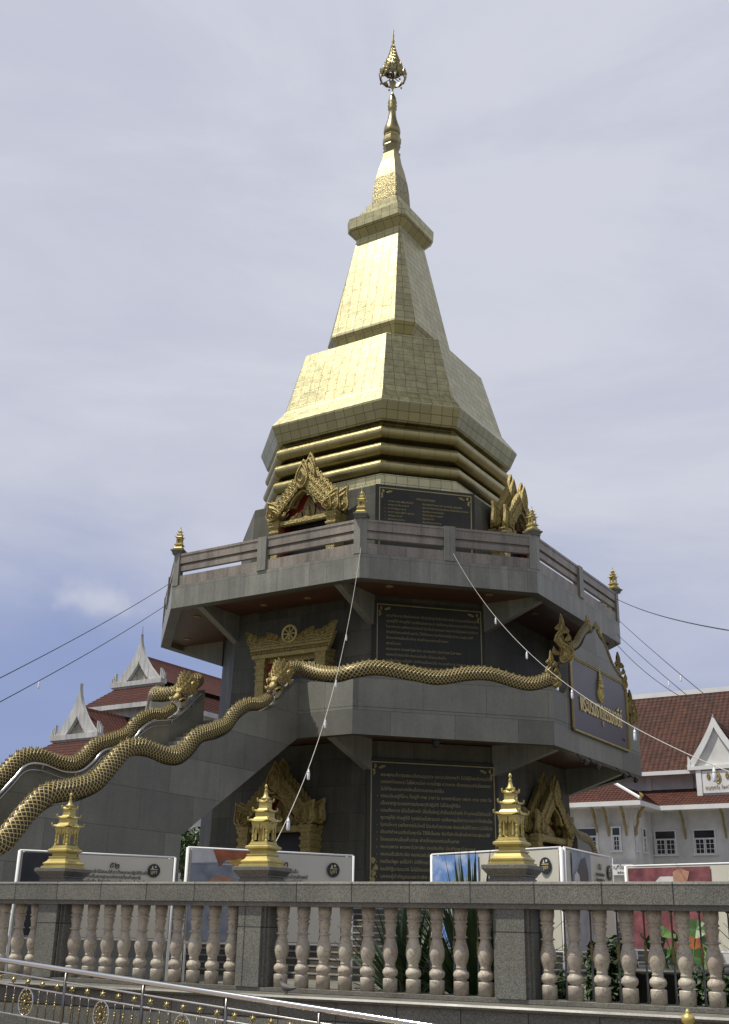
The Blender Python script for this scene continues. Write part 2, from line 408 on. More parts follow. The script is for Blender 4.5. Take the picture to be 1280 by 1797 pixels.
def empty(name, loc, label, cat, group=None, rz=0.):
    o = bpy.data.objects.new(name, None); COL.objects.link(o); o.location = loc; o.rotation_euler = (0, 0, rz)
    o['label'] = label; o['category'] = cat
    if group: o['group'] = group
    return o
def tag(o, label, cat, group=None):
    o['label'] = label; o['category'] = cat
    if group: o['group'] = group
    return o
def struct(o, kind='structure'): o['kind'] = kind; return o
def T(x, y, z): return Matrix.Translation((x, y, z))
def RX(a): return Matrix.Rotation(R(a), 4, 'X')
def RY(a): return Matrix.Rotation(R(a), 4, 'Y')
def RZ(a): return Matrix.Rotation(R(a), 4, 'Z')
def SC(x, y=None, z=None):
    y = x if y is None else y; z = x if z is None else z
    return Matrix.Diagonal((x, y, z, 1))
def lerp(a, b, t): return a+(b-a)*t
def interp(tab, x):
    if x <= tab[0][0]: return tab[0][1]
    for (x0, y0), (x1, y1) in zip(tab, tab[1:]):
        if x <= x1:
            q = (x-x0)/(x1-x0); return lerp(y0, y1, q)
    return tab[-1][1]
def smooth_path(P, k=6):        # Catmull-Rom
    P = [Vector(p) for p in P]; Q = [P[0]*2-P[1]]+P+[P[-1]*2-P[-2]]; out = []
    for i in range(1, len(Q)-2):
        for j in range(k):
            t_ = j/k; a, b, c, d = Q[i-1:i+3]
            out.append(.5*((2*b)+(-a+c)*t_+(2*a-5*b+4*c-d)*t_*t_+(-a+3*b-3*c+d)*t_**3))
    return out+[P[-1]]
def oct8(a, b, z): return [(-b, -a, z), (b, -a, z), (a, -b, z), (a, b, z), (b, a, z), (-b, a, z), (-a, b, z), (-a, -b, z)]

def text_mesh(name, body, size, mat, M, parent, local=False, align='LEFT', ext=.004, bold=0., width=None, space=1., maxw=None):
    """lettering lying in the xz plane of M facing -y; lines of text converted to one mesh"""
    cu = bpy.data.curves.new(name, 'FONT'); cu.body = body; cu.size = size; cu.extrude = ext; cu.align_x = align
    cu.offset = bold; cu.resolution_u = 2; cu.space_line = space
    o = bpy.data.objects.new(name, cu); COL.objects.link(o)
    dg = bpy.context.evaluated_depsgraph_get(); me = bpy.data.meshes.new_from_object(o.evaluated_get(dg))
    bpy.data.objects.remove(o)
    if maxw and len(me.vertices):
        xs = [v.co.x for v in me.vertices]; w0 = max(xs)-min(xs)
        if w0 > maxw: width = maxw
    if width and len(me.vertices):
        xs = [v.co.x for v in me.vertices]; k = width/(max(xs)-min(xs))
        me.transform(SC(k, 1, 1))
    me.transform(M @ RX(90)); me.materials.clear(); me.materials.append(MATS[mat])
    r = bpy.data.objects.new(name, me); COL.objects.link(r)
    if parent is not None:
        r.parent = parent
        if not local and parent.parent is None: r.location = -parent.location
    return r

FL = 0.45        # level of the plaza inside the balustrade
# ------------------------------------------------------------------ ground
mb = MB(); mb.box(-900, 900, -600, 1500, -.5, 0.); o = struct(mb.build('ground', 'ground_earth'))
mb = MB()
dirf = Vector((math.cos(R(4.73)), math.sin(R(4.73)), 0)); P0 = Vector((14.51, -24.55, 0))
bk = Vector((-dirf.y, dirf.x, 0))
q = [P0-dirf*26+bk*.5, P0+dirf*24+bk*.5, Vector((40, 22, 0)), Vector((-20, 22, 0))]
mb.prism([(v.x, v.y) for v in q], lambda u_, v_, d_: (u_, v_, d_), .004, FL)
fix_normals(struct(mb.build('plaza', 'granite_plaza')))

# ------------------------------------------------------------------ pagoda
PG = empty('pagoda', (0, 0, FL), 'tall octagonal grey granite pagoda with a tiled golden bell and spire', 'pagoda')
def part(mb, name, mats, parent=PG): return fix_normals(mb.build(name, mats, parent))
def octloft(prof, name, mat, parent=PG, cap=True):
    mb = MB(); mb.loft([oct8(*p) for p in prof], cap, cap); return part(mb, name, mat, parent)

# stepped base
mb = MB(); ns = 11
for i in range(ns):
    a = 10.4-i*.36; z0 = FL+i*.155
    mb.loft([oct8(a, a*.5+.2, z0-(.0 if i else .0)), oct8(a, a*.5+.2, z0+.115)])
    mb.loft([oct8(a-.04, a*.5+.16, z0+.115), oct8(a-.04, a*.5+.16, z0+.155)])
base_steps = part(mb, 'base_steps', 'granite_step')
mb = MB()
for i in range(ns):
    a = 10.4-i*.36; z0 = FL+i*.155
    mb.loft([oct8(a+.012, a*.5+.21, z0+.117), oct8(a+.012, a*.5+.21, z0+.152)])
part(mb, 'step_edges', 'concrete_pale', base_steps)
w1 = octloft([(5.86, 2.95, FL), (5.84, 2.92, 2.2), (5.68, 2.86, 6.9)], 'lower_wall', 'granite_wall')

# terrace: rim, ceiling, floor
TA, TB = 8.03, 3.79
def slab(name, a, b, z0, z1, zc, rim, mat, pa=PG):
    mb = MB()
    mb.loft([oct8(a-rim, b-rim*.41, zc), oct8(a-rim, b-rim*.41, z0), oct8(a, b, z0), oct8(a, b, z1), oct8(a-.3, b-.13, z1)], False, True)
    o = part(mb, name, mat, pa)
    return o
ter = slab('terrace', TA, TB, 6.68, 7.45, 6.95, .28, 'granite_terrace')
mb = MB(); mb.loft([oct8(TA-.2, TB-.1, 6.93), oct8(TA-.2, TB-.1, 7.0)]); part(mb, 'ceiling', 'wood_ceiling', ter)

def parapet(name, cidx, tab, mat, parent, zbot=7.46, a=TA, b=TB, th=.3, n=48, t0=0., t1=1., ofs=0.):
    """wavy topped wall on one face of the octagon; tab: (s along the face from its middle, z)"""
    O = oct8(a+ofs, b, 0); I = oct8(a-th, b-th*.41, 0)
    c0, c1 = Vector(O[cidx]), Vector(O[(cidx+1) % 8]); i0, i1 = Vector(I[cidx]), Vector(I[(cidx+1) % 8])
    Ln = (c1-c0).length; mb = MB(); P = []
    A = []; B = []; A0 = []; B0 = []
    for k in range(n+1):
        q = lerp(t0, t1, k/n); z = interp(tab, (q-.5)*Ln)
        po = c0.lerp(c1, q); pi_ = i0.lerp(i1, q)
        A.append((po.x, po.y, z)); B.append((pi_.x, pi_.y, z)); A0.append((po.x, po.y, zbot)); B0.append((pi_.x, pi_.y, zbot))
    mb.loft([A0, A, B, B0], False, False, False)
    for k in (0, n):
        i = mb.pts([A0[k], A[k], B[k], B0[k]]); mb.face([i, i+1, i+2, i+3])
    return part(mb, name, mat, parent)
def sm(tab, k=8):
    P = smooth_path([(x, 0, z) for x, z in tab], k); return [(p.x, p.z) for p in P]
wave_c = sm([(-3.0, 8.22), (-2.3, 8.36), (-1.2, 8.26), (-.5, 8.20), (.4, 8.38), (1.1, 8.42), (2.2, 8.21), (3.0, 8.40)])
wave_f = sm([(-3.8, 8.22), (-3.2, 8.17), (-2.6, 8.26), (-1.94, 8.42)]); wave_f2 = [(-x, z) for x, z in wave_f][::-1]
wave_s = [(-3.8, 8.40), (-3.6, 8.38)]+sm([(-3.4, 8.36), (-3.1, 8.32), (-2.9, 8.36), (-2.62, 8.58)])+[(-2.60, 9.35), (-2.38, 9.38)]+sm([(-2.33, 9.76), (-1.9, 9.86), (-1.3, 10.15), (-.8, 10.62), (-.35, 10.78), (0, 11.02)])
wave_s = wave_s+[(-x, z) for x, z in wave_s][::-1][1:]
L_ = 2*TB
parapet('parapet', 0, wave_f, 'granite_terrace', ter, t0=0, t1=(TB-1.94)/L_)
parapet('parapet', 0, wave_f2, 'granite_terrace', ter, t0=(TB+1.94)/L_, t1=1.)
parapet('parapet', 1, wave_c, 'granite_terrace', ter)
sgw = parapet('sign_gable', 2, wave_s, 'granite_terrace', ter, n=200)
parapet('parapet', 7, [(-s_, z_) for s_, z_ in wave_c][::-1], 'granite_terrace', ter)
parapet('parapet', 3, [(-s_, z_) for s_, z_ in wave_c][::-1], 'granite_terrace', ter)
for i in (4, 5, 6): parapet('parapet', i, [(-4, 8.3), (4, 8.3)], 'granite_terrace', ter, n=2)

# brackets under terrace and balcony, one along each end of each main face
def brackets(a_in, b_in, a_out, z_out, z_in, z_top, parent, w=.24):
    for rot in range(4):
        Mz = RZ(90*rot)
        for sgn in (-1, 1):
            mb = MB(Mz); x = sgn*b_in
            mb.prism([(-a_in+.02, z_top), (-a_in+.02, z_in), (-a_out+.26, z_out), (-a_out+.26, z_top)], lambda u_, v_, d_: (x+d_, u_, v_), -w/2, w/2)
            part(mb, 'bracket_beam', 'granite_fascia', parent)
brackets(5.66, 2.86, TA, 6.70, 6.0, 6.94, ter)
w2 = octloft([(5.44, 2.71, 7.46), (5.36, 2.68, 11.6)], 'middle_wall', 'granite_wall')

# balcony
BA, BB = 7.62, 3.66
bal = slab('balcony', BA, BB, 11.34, 12.1, 11.52, .36, 'granite_fascia')
mb = MB(); mb.loft([oct8(BA-.3, BB-.1, 11.50), oct8(BA-.3, BB-.1, 11.56)]); part(mb, 'ceiling', 'wood_ceiling', bal)
brackets(5.35, 2.68, BA, 11.36, 10.55, 11.51, bal)
def downlight(x, y, z, parent):
    mb = MB(); mb.smooth = True; mb.lathe([(.11, 0), (.13, -.015), (.10, -.03), (.06, -.01)], 16, (x, y, z)); part(mb, 'downlight', 'gold_dull', parent)
for x, y in ((-1.0, -6.1), (.75, -6.1), (3.72, -5.99), (6.0, -3.72), (-3.9, -6.0), (-6.3, -3.7), (6.35, -1.0), (6.35, .9)): downlight(x, y, 11.5, bal)
for x, y in ((4.15, -5.53), (5.5, -4.1), (1.2, -6.9), (7.2, -.75), (7.0, 1.1), (3.9, -6.0)): downlight(x, y, 6.93, ter)

# balustrade of the balcony: plinth panel, gap, moulded double rail, posts
def ringbox(a, b, z0, z1, th, name, mat, parent, ofs=0.):
    mb = MB(); a -= ofs; b -= ofs*.41
    mb.loft([oct8(a, b, z0), oct8(a, b, z1), oct8(a-th, b-th*.41, z1), oct8(a-th, b-th*.41, z0), oct8(a, b, z0)], False, False)
    return part(mb, name, mat, parent)
rail = ringbox(BA, BB, 12.102, 12.44, .14, 'rail_plinth', 'granite_pink', bal, .03)
for nm, z0, z1, of, th in (('lower_rail', 12.60, 12.78, .05, .12), ('rail_groove', 12.78, 12.86, .09, .06), ('upper_rail', 12.86, 13.12, .02, .18), ('rail_cap', 13.12, 13.2, .0, .22)):
    ringbox(BA, BB, z0, z1, th, nm, 'granite_pink', rail, of)
O = oct8(BA-.06, BB-.03, 0)
for i in range(8):
    c0, c1 = Vector(O[i]), Vector(O[(i+1) % 8]); dd = (c1-c0).normalized(); ang = math.atan2(dd.y, dd.x)
    mid = (c0+c1)/2
    mb = MB(T(mid.x, mid.y, 0) @ Matrix.Rotation(ang, 4, 'Z')); mb.box(-.17, .17, -.10, .15, 12.102, 13.215); part(mb, 'rail_post', 'granite_fascia', rail)
    pr = (Vector(O[i])-Vector(O[i-1])).normalized()
    n1_ = Vector((dd.y, -dd.x, 0)); n0_ = Vector((pr.y, -pr.x, 0))
    mb = MB(); w_ = .19; e_ = .075
    bis = (n0_+n1_).normalized()/math.cos(R(22.5))
    ring = [c0-pr*w_+n0_*e_, c0+bis*e_, c0+dd*w_+n1_*e_, c0+dd*w_-n1_*.15, c0-bis*.16, c0-pr*w_-n0_*.15]
    mb.loft([[(v.x, v.y, z) for v in ring] for z in (12.103, 13.225)]); part(mb, 'rail_post', 'granite_fascia', rail)

w3 = octloft([(4.96, 2.55, 12.1), (4.9, 2.53, 15.47), (4.86, 2.52, 15.5), (4.4, 2.3, 15.62), (4.3, 2.28, 15.66)], 'upper_wall', 'granite_wall')

# golden mouldings
def rings_prof(z, a, r):
    out = []
    for k in range(13):
        th_ = math.pi*(-.5+k/12); out.append((a-r*.9+r*math.cos(th_)*1.1, z+r*math.sin(th_)))
    return out
prof = [(4.12, 15.66), (4.10, 16.18)]
gb = octloft([(4.16, 2.22, 15.66), (4.1, 2.19, 16.24)], 'gold_band', 'gold_tile')
for z, a, r in ((16.52, 4.22, .25), (17.18, 4.20, .25), (17.84, 4.16, .25)):
    P_ = [(3.72, z-.33), (3.72, z-r)]+rings_prof(z, a, r)+[(3.72, z+r), (3.72, z+.33)]
    mb = MB(); mb.smooth = False
    mb.loft([oct8(a_, a_*.533, z_) for a_, z_ in P_]); o = part(mb, 'gold_ring', 'gold_moulding')
octloft([(3.8, 2.05, 18.1), (3.95, 2.12, 18.22), (4.12, 2.2, 18.25), (4.16, 2.23, 18.30), (4.39, 2.36, 18.88), (4.39, 2.36, 18.95), (3.92, 2.11, 19.62), (3.9, 2.1, 19.66)], 'bell_skirt', 'gold_tile')
octloft([(3.9, 2.1, 19.66), (3.21, 1.795, 22.26), (3.15, 1.77, 22.3)], 'bell', 'gold_tile')
octloft([(1.72, 1.25, 22.2), (1.72, 1.25, 22.95), (2.0, 1.42, 23.48), (2.03, 1.44, 23.53), (2.02, 1.435, 23.62), (1.07, 1.0, 28.45), (1.07, 1.0, 28.6)], 'shaft', 'gold_tile')
octloft([(1.06, .98, 28.5), (1.38, 1.14, 28.86), (1.40, 1.155, 28.88), (1.42, 1.17, 29.36), (1.3, 1.1, 29.4), (1.02, .9, 29.42), (1.0, .88, 29.85), (.80, .74, 29.9), (.79, .73, 30.26), (.6, .56, 30.3)], 'spire_cap', 'gold_tile')
octloft([(.60, .56, 30.3), (.605, .57, 30.6), (.57, .54, 31.2), (.51, .485, 31.75), (.505, .48, 31.76)], 'studded_bud', 'gold_studded')
octloft([(.50, .476, 31.76), (.42, .40, 32.25), (.32, .30, 32.7), (.265, .25, 33.13), (.29, .275, 33.2), (.25, .235, 33.22)], 'spire_bud', 'gold_bud')
mb = MB(); mb.lathe([(.26, 33.2), (.28, 33.22), (.37, 33.45), (.39, 33.5), (.36, 33.58), (.40, 33.66), (.41, 33.78), (.40, 33.93), (.35, 34.0), (.36, 34.12)], 8, ph=R(22.5)); part(mb, 'spire_neck', 'gold_aged')
mb = MB(); mb.smooth = True
mb.lathe([(.34, 34.12), (.375, 34.3), (.35, 34.5), (.28, 34.72), (.2, 35.0), (.165, 35.3), (.16, 35.5), (.2, 35.56), (.165, 35.62), (.21, 35.72), (.17, 35.8), (.205, 35.92), (.18, 36.0), (.165, 36.15), (.10, 36.32), (.04, 36.45), (.03, 36.6), (.06, 36.7), (.14, 36.98), (.15, 37.04), (.05, 37.1), (.035, 37.9), (.03, 38.9), (.06, 39.0), (.04, 39.2), (.07, 39.35), (.03, 39.5), (.05, 39.7), (.025, 39.8), (.035, 39.98), (.01, 40.08)], 16); sp = part(mb, 'spire_tip', 'gold_aged')
def crown(z, r, h, n, tilt, parent):
    mb = MB(); 
    mb.loft([[(q_*math.cos(2*math.pi*j/24), q_*math.sin(2*math.pi*j/24), zz) for j in range(24)] for q_, zz in ((r*.97, z-.03), (r, z+.05), (r*.94, z+.05), (r*.92, z-.03), (r*.97, z-.03))], False, False)
    for k in range(n):
        mb.leaf(RZ(360*k/n) @ T(0, -r, z-.02) @ RX(tilt), 1.7*math.pi*r/n, h*1.15, .025, .1, 6)
    for k in range(6):
        a = 2*math.pi*k/6
        mb.tube([(.03*math.cos(a), .03*math.sin(a), z+.12), (r*.5*math.cos(a), r*.5*math.sin(a), z+.03), (r*.95*math.cos(a), r*.95*math.sin(a), z)], .018, 5)
        mb.ball((r*1.0*math.cos(a+.3), r*1.0*math.sin(a+.3), z-.13), .045, 6, (1, 1, 1.4))
    part(mb, 'spire_crown', 'gold_aged', sp)
for z, r, h, n, tl in ((37.22, .56, .34, 12, 10), (37.66, .46, .36, 12, -8), (37.98, .37, .32, 10, -12), (38.26, .28, .28, 9, -14), (38.5, .21, .26, 8, -14), (38.74, .15, .22, 7, -12), (38.98, .10, .2, 6, -10)): crown(z, r, h, n, tl, sp)

# ------------------------------------------------------------------ portals with gilded flame gables
def gable_plate(mb, y, k=1., lift=0.):
    inner_h = [(.98, 0.), (1.02, .16), (.96, .34), (.80, .47), (.62, .50), (.50, .46), (.47, .56), (.40, .72), (.28, .86), (.14, .96), (0, 1.04)]
    outer_h = [(1.30, 0.), (1.32, .22), (1.22, .45), (1.06, .62), (.92, .80), (.78, .98), (.64, 1.16), (.48, 1.36), (.32, 1.56), (.16, 1.74), (0, 1.9)]
    inner_h = [(x*k, z*k+lift) for x, z in inner_h]; outer_h = [(x*k, z*k+lift) for x, z in outer_h]
    inn = inner_h+[(-x, z) for x, z in inner_h[-2::-1]]; out = outer_h+[(-x, z) for x, z in outer_h[-2::-1]]
    for A, B, y0, y1 in ((inn, out, y, y+.12),):
        r0 = [(x, y0, z) for x, z in A]; r1 = [(x, y0, z) for x, z in B]; r2 = [(x, y1, z) for x, z in B]; r3_ = [(x, y1, z) for x, z in A]
        mb.loft([r0, r1, r2, r3_, r0], False, False, False)
    mb.tube([(x*1.05, y-.03, z) for x, z in inn], .055*k, 6, up=(0, 1, 0))
    for sg in (-1, 1):
        n = 8
        for i in range(n):
            q = i/(n-1); px = lerp(1.14, .16, q)*k*sg; pz = (lerp(.34, 1.40, q))*k+lift
            mb.leaf(T(px, y-.06, pz) @ RY(-sg*lerp(14, 6, q)) @ SC(-sg, 1, 1), .36*k, lerp(.42, .46, q)*k, .05, .22, 7)
            mb.leaf(T(px*.93, y-.11, pz-.18*k) @ RY(-sg*12) @ SC(-sg, 1, 1), .26*k, .38*k, .04, .2, 6)
        mb.leaf(T(sg*1.30*k, y-.05, .02+lift) @ RY(sg*4) @ SC(sg, 1, 1), .56*k, .84*k, .09, -.26, 9)
        mb.leaf(T(sg*1.12*k, y-.10, .02+lift) @ RY(sg*2) @ SC(sg, 1, 1), .36*k, .52*k, .12, -.2, 7)
    mb.leaf(T(0, y-.13, 1.08*k+lift), .46*k, 1.02*k, .12, .0, 9)
    mb.leaf(T(0, y-.04, 1.5*k+lift), .34*k, .78*k, .10, .0, 9)

def column(mb, x, y, z0, z1, w=.36, dpt=.3):
    prof = [(.62, z0), (.62, z0+.12), (.54, z0+.2), (.46, z0+.24), (.46, z1-.86), (.52, z1-.84), (.52, z1-.80), (.44, z1-.77), (.46, z1-.66), (.55, z1-.62), (.55, z1-.57), (.46, z1-.54), (.46, z1-.46), (.57, z1-.40), (.58, z1-.35), (.46, z1-.32), (.47, z1-.25), (.60, z1-.17), (.61, z1-.14), (.55, z1-.12), (.66, z1-.04), (.66, z1)]
    mb.loft([[(x+sx*w*r, y+sy*dpt*r, z) for sx, sy in ((-1, -1), (1, -1), (1, 1), (-1, 1))] for r, z in prof])

def portal(M, zc, zfloor, wall, front, back, lit='gold_carved', zs=.84, zb=.82):
    """M turns the -y face to its side; zc = top of columns; wall = |y| of the wall"""
    mb = MB(M @ T(0, 0, zc) @ SC(1, 1, zs)); gable_plate(mb, -front, 1., 0.)
    g = part(mb, 'portal', lit)
    mb = MB(M @ T(0, 0, zc) @ SC(1, 1, zb)); gable_plate(mb, -back, 1.08, .04); part(mb, 'rear_gable', lit, g)
    for sg in (-1, 1):
        for yy in (front-.12, back-.02):
            mb = MB(M); column(mb, sg*1.16, -yy, zfloor, zc-.002); part(mb, 'column', lit, g)
    mb = MB(M); mb.box(-.98, .98, -front+.02, -front+.14, zc-.2, zc-.01); mb.box(-.94, .94, -front-.01, -front+.02, zc-.16, zc-.05); part(mb, 'lintel', lit, g)
    for x_ in (-.97, .88): mb = MB(M); mb.box(x_, x_+.09, -front+.15, -wall-.02, zfloor, zc+.02); part(mb, 'side_reveal', 'red_lacquer', g)
    mb = MB(M)
    mb.box(-.879, .879, -wall-.16, -wall-.09, zc-.02, zc+.78*zs)
    mb.box(-.5, .5, -wall-.155, -wall-.085, zc+.78*zs, zc+1.05*zs); part(mb, 'red_backing', 'red_lacquer', g)
    mb = MB(M); mb.box(-.879, .879, -wall-.08, -wall-.03, zfloor, zc-.21); mb.box(-.879, .879, -wall-.5, -wall-.1, zc-.12, zc-.05); part(mb, 'door', 'dark_void', g)
    # gilded relief in the tympanum: a small seated figure before a leaf-shaped aureole between scrolls
    mb = MB(M); mb.leaf(T(0, -wall-.2, zc+.0), .46, .86, .06, 0.)
    mb.smooth = True
    mb.lathe([(.19, 0), (.2, .06), (.12, .1), (.10, .22), (.125, .30), (.045, .36), (.06, .42), (.05, .48), (.015, .55)], 10, (0, -wall-.27, zc+.0))
    for sg in (-1, 1):
        for x_, h_ in ((.28, .42), (.46, .34), (.64, .26)): mb.leaf(T(sg*x_, -wall-.2, zc+.0) @ RY(sg*10) @ SC(sg, 1, 1), .2, h_, .06, .35, 6)
    part(mb, 'tympanum_relief', 'gold_dull', g)
    return g
for M_ in (Matrix(), RZ(90)):
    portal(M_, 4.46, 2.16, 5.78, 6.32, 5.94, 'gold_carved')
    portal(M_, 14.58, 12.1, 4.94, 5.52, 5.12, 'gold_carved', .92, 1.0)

# middle doorway, crowned by a band of flames around a wheel
def wheel_door(M, wall, front):
    zt = 9.87
    mb = MB(M)
    lo = [(-1.5, zt), (1.5, zt)]; hw = [(1.5, 9.87), (1.53, 10.02), (1.62, 10.14), (1.66, 10.3)]
    up = []
    for k in range(41):
        x = -1.7+3.4*k/40; up.append((x, 10.22+.10*abs(math.cos(x*math.pi/.85))+.05*(abs(x)/1.7)**2))
    poly = [(-1.5, zt), (-1.6, 10.1)]+up+[(1.6, 10.1), (1.5, zt)]
    mb.prism(poly[::-1], lambda u_, v_, d_: (u_, d_, v_), -front, -front+.14)
    for yy in (-front-.03,):
        mb.tube([(x, yy, z-.02) for x, z in up], .028, 5, up=(0, 1, 0)); mb.tube([(x, yy, z-.11) for x, z in up], .022, 5, up=(0, 1, 0))
        for k in range(60):
            x = -1.62+3.24*k/59; z = 10.22+.10*abs(math.cos(x*math.pi/.85))+.05*(abs(x)/1.7)**2
            mb.box(x-.012, x+.012, yy-.012, yy+.03, z-.11, z-.03)
    for sg in (-1, 1):
        for i, x_ in enumerate((.42, .62, .82, 1.02, 1.22, 1.42, 1.6)):
            z = 10.2+.10*abs(math.cos(x_*math.pi/.85))+.05*(x_/1.7)**2
            mb.leaf(T(sg*x_, -front-.02, z) @ RY(sg*(8+i*3)) @ SC(sg, 1, 1), .24, (.22, .27, .3, .2, .25, .31, .40)[i], .08, -.25, 7)
    for z_ in (9.93, 10.03, 10.13):
        hw_ = 1.5+(z_-9.87)*.36; mb.box(-hw_-.02, hw_+.02, -front-.035, -front+.01, z_-.022, z_+.022)
    for k in range(26): mb.leaf(T(-1.46+2.92*k/25, -front-.01, 9.885) @ SC(1, 1, 1), .10, .11, .05, 0, 5)
    g = part(mb, 'doorway', 'gold_carved')
    mb = MB(M); c = (0, 10.44); r = .27
    mb.smooth = False
    pt = [(c[0]+r*math.cos(2*math.pi*k/32), -front-.06, c[1]+r*math.sin(2*math.pi*k/32)) for k in range(33)]
    mb.tube(pt, .04, 6, up=(0, 1, 0), caps=False)
    for k in range(8):
        a = math.pi*k/4; mb.tube([(c[0], -front-.06, c[1]), (c[0]+r*math.cos(a), -front-.06, c[1]+r*math.sin(a))], [.03, .018], 5)
    mb.ball((c[0], -front-.07, c[1]), .07, 8); part(mb, 'wheel', 'gold_paint', g)
    for sg in (-1, 1):
        for yy in (front-.14, wall+.08):
            mb = MB(M); column(mb, sg*1.18, -yy, 7.46, zt-.002, .36, .26); part(mb, 'column', 'gold_carved', g)
    mb = MB(M); mb.box(-.96, .96, -front+.16, -front+.3, 9.6, 9.82); mb.box(-1.48, 1.48, -front-.05, -front+.1, 9.74, 9.866); part(mb, 'lintel', 'gold_carved', g)
    for x_ in (-1., .9): mb = MB(M); mb.box(x_, x_+.1, -front+.2, -wall-.02, 7.46, 9.86); part(mb, 'side_reveal', 'red_lacquer', g)
    mb = MB(M); mb.box(-.89, -.8, -wall-.12, -wall-.04, 7.46, 9.6); mb.box(.8, .89, -wall-.12, -wall-.04, 7.46, 9.6); mb.box(-.8, .8, -wall-.12, -wall-.04, 9.52, 9.6); part(mb, 'door_frame', 'stainless', g)
    mb = MB(M); mb.box(-.8, .8, -wall-.1, -wall-.03, 7.46, 9.52); part(mb, 'door', 'dark_void', g)
wheel_door(Matrix(), 5.42, 5.92)

# ------------------------------------------------------------------ inscription tablets on the chamfer
T1 = """พระพุทธเจ้าทรงสอนเรื่องบุญกุศล และบาปอกุศลว่า ไม่มีผู้ใดจะช่วยเราได้
นอกจากใจของเรา ไม่ใช่ความโลภ ความโกรธ ความหลง เข้ามาครอบงำในใจของเรา
ไม่ให้ยินยอมหลงใหลไปตามอารมณ์นั้น
ธรรมนั้นอยู่ที่ไหน ก็อยู่ที่ กาย วาจา ใจ ของเรานี้เอง เพราะ กาย วาจา ใจ
เป็นรากฐานของการประพฤติปฏิบัติ ไม่ไปอยู่ที่อื่น
ธรรมทั้งหลาย มีใจเป็นหัวหน้า มีใจเป็นใหญ่ สำเร็จแล้วด้วยใจ ถ้าบุคคลมีใจร้ายแล้ว
พูดอยู่ก็ดี ทำอยู่ก็ดี ทุกข์ย่อมไปตามเขา ดุจล้อหมุนไปตามรอยเท้าโคฉันนั้น
ในกาลไหนๆ เวรทั้งหลายในโลกนี้ ไม่ระงับด้วยเวรเลย ย่อมระงับได้ด้วยความไม่มีเวร
ตั้งสติกำหนดจิตในพุทโธ ไว้ให้มั่นคง จิตที่ฝึกดีแล้วนำความสุขมาให้
โทษของคนอื่นเห็นง่าย ฝ่ายโทษของตนเห็นยาก
คบคนพาล พาลพาไปหาผิด คบบัณฑิต บัณฑิตพาไปหาผล
คบคนชั่วอัปราชัย คบคนเช่นใด เป็นคนเช่นนั้น
คนดีแต่พูด แต่ไม่ทำ นำให้ตนเป็นคนชั่ว คนเมาอำนาจ คือคนหลงตนเอง
คนมีทิฐิมานะมาก ไม่มีใครอยากคบหาสมาคมด้วย
บุคคลผู้สำคัญตนเองว่าเลิศ ประเสริฐสุด คือคนหลงตนเอง
ผู้ใดมีความเคารพนอบน้อมถ่อมตน ต่อผู้ใหญ่ผู้นั้นเจริญ""".split('\n')
dots1 = (3, 5, 7, 8, 9, 10, 11, 12, 13, 14, 15)
T2 = T1[5:10]+['พุทธโอวาท']+T1[10:16]+T1[1:3]
M45 = RZ(45)
TABL = []
def tablet(name, k, hw, z0, z1, lean, lines, dots, size, pitch, label, title=None, sign=None, off=.0):
    """k: distance of the wall from the axis"""
    Mw = M45 @ T(0, -k, 0)
    e = empty(name, (0, 0, 0), label, 'tablet')
    ln = math.atan2(lean, z1-z0)
    Mx = Mw @ T(0, 0, z0) @ Matrix.Rotation(-ln, 4, 'X') @ T(0, 0, -z0)
    mb = MB(Mx); mb.box(-hw-.12, hw+.12, -.03, .05, z0-.05, z1+.1); part(mb, 'slab', 'tablet_stone', e)
    mb = MB(Mx)
    for q in (hw, ):
        mb.box(-q, -q+.03, -.042, -.0301, z0, z1); mb.box(q-.03, q, -.042, -.0301, z0, z1); mb.box(-q+.03, q-.03, -.042, -.0301, z1-.03, z1)
    for sg in (-1, 1):
        for ax, az, ra in ((0, 0, 0), (.12, .02, 60), (.0, -.12, -40), (.20, .08, 85), (-.04, -.2, 0)): mb.leaf(T(sg*(hw-.12-ax), -.035, z1-.2+az) @ RY(-sg*ra) @ SC(-sg, 1, 1), .07, .14, .02, .35, 6)
    if z0 < 4:
        for i in range(12): mb.leaf(T(-hw+.12+i*.13, -.035, z0+.02) @ RY(random.uniform(-50, 50)), .16, random.uniform(.16, .32)*(1.2-i*.06), .02, .3, 6)
        for i in range(5): mb.leaf(T(-hw+.1, -.035, z0+.1+i*.18) @ RY(random.uniform(-40, 40)), .13, .2, .02, .3, 6)
    part(mb, 'border', 'tablet_letter', e)
    z = z1-off
    allm = []
    for i, s_ in enumerate(lines):
        text_mesh('lettering', s_, size, 'tablet_letter', Mx @ T(-hw+.3, -.036, z-i*pitch), e, bold=size*.002, ext=.003, maxw=2*hw-.42)
        if i in dots:
            mb = MB(Mx); mb.ball((-hw+.2, -.035, z-i*pitch+size*.22), size*.13, 6); part(mb, 'bullet', 'tablet_letter', e)
    if title: text_mesh('heading', title, size*1.3, 'tablet_letter', Mx @ T(0, -.036, z+pitch*1.2), e, align='CENTER', ext=.003)
    if sign: text_mesh('signature', sign, size*1.5, 'tablet_letter', Mx @ T(-.95, -.036, z-len(lines)*pitch-.1), e, bold=size*.01, ext=.003)
    return e
tablet('inscription_tablet', 6.215, 1.92, 2.55, 6.28, .115, T1, dots1, .132, .205, 'big dark stone tablet of gold Thai lines at ground level beside the lower portal', sign='พระอุดมญาณโมลี', off=.42)
tablet('inscription_tablet', 5.80, 1.72, 7.9, 11.24, .07, T2, (), .112, .18, 'dark stone tablet with faint gold lines, in the shade between terrace and balcony', off=.4)
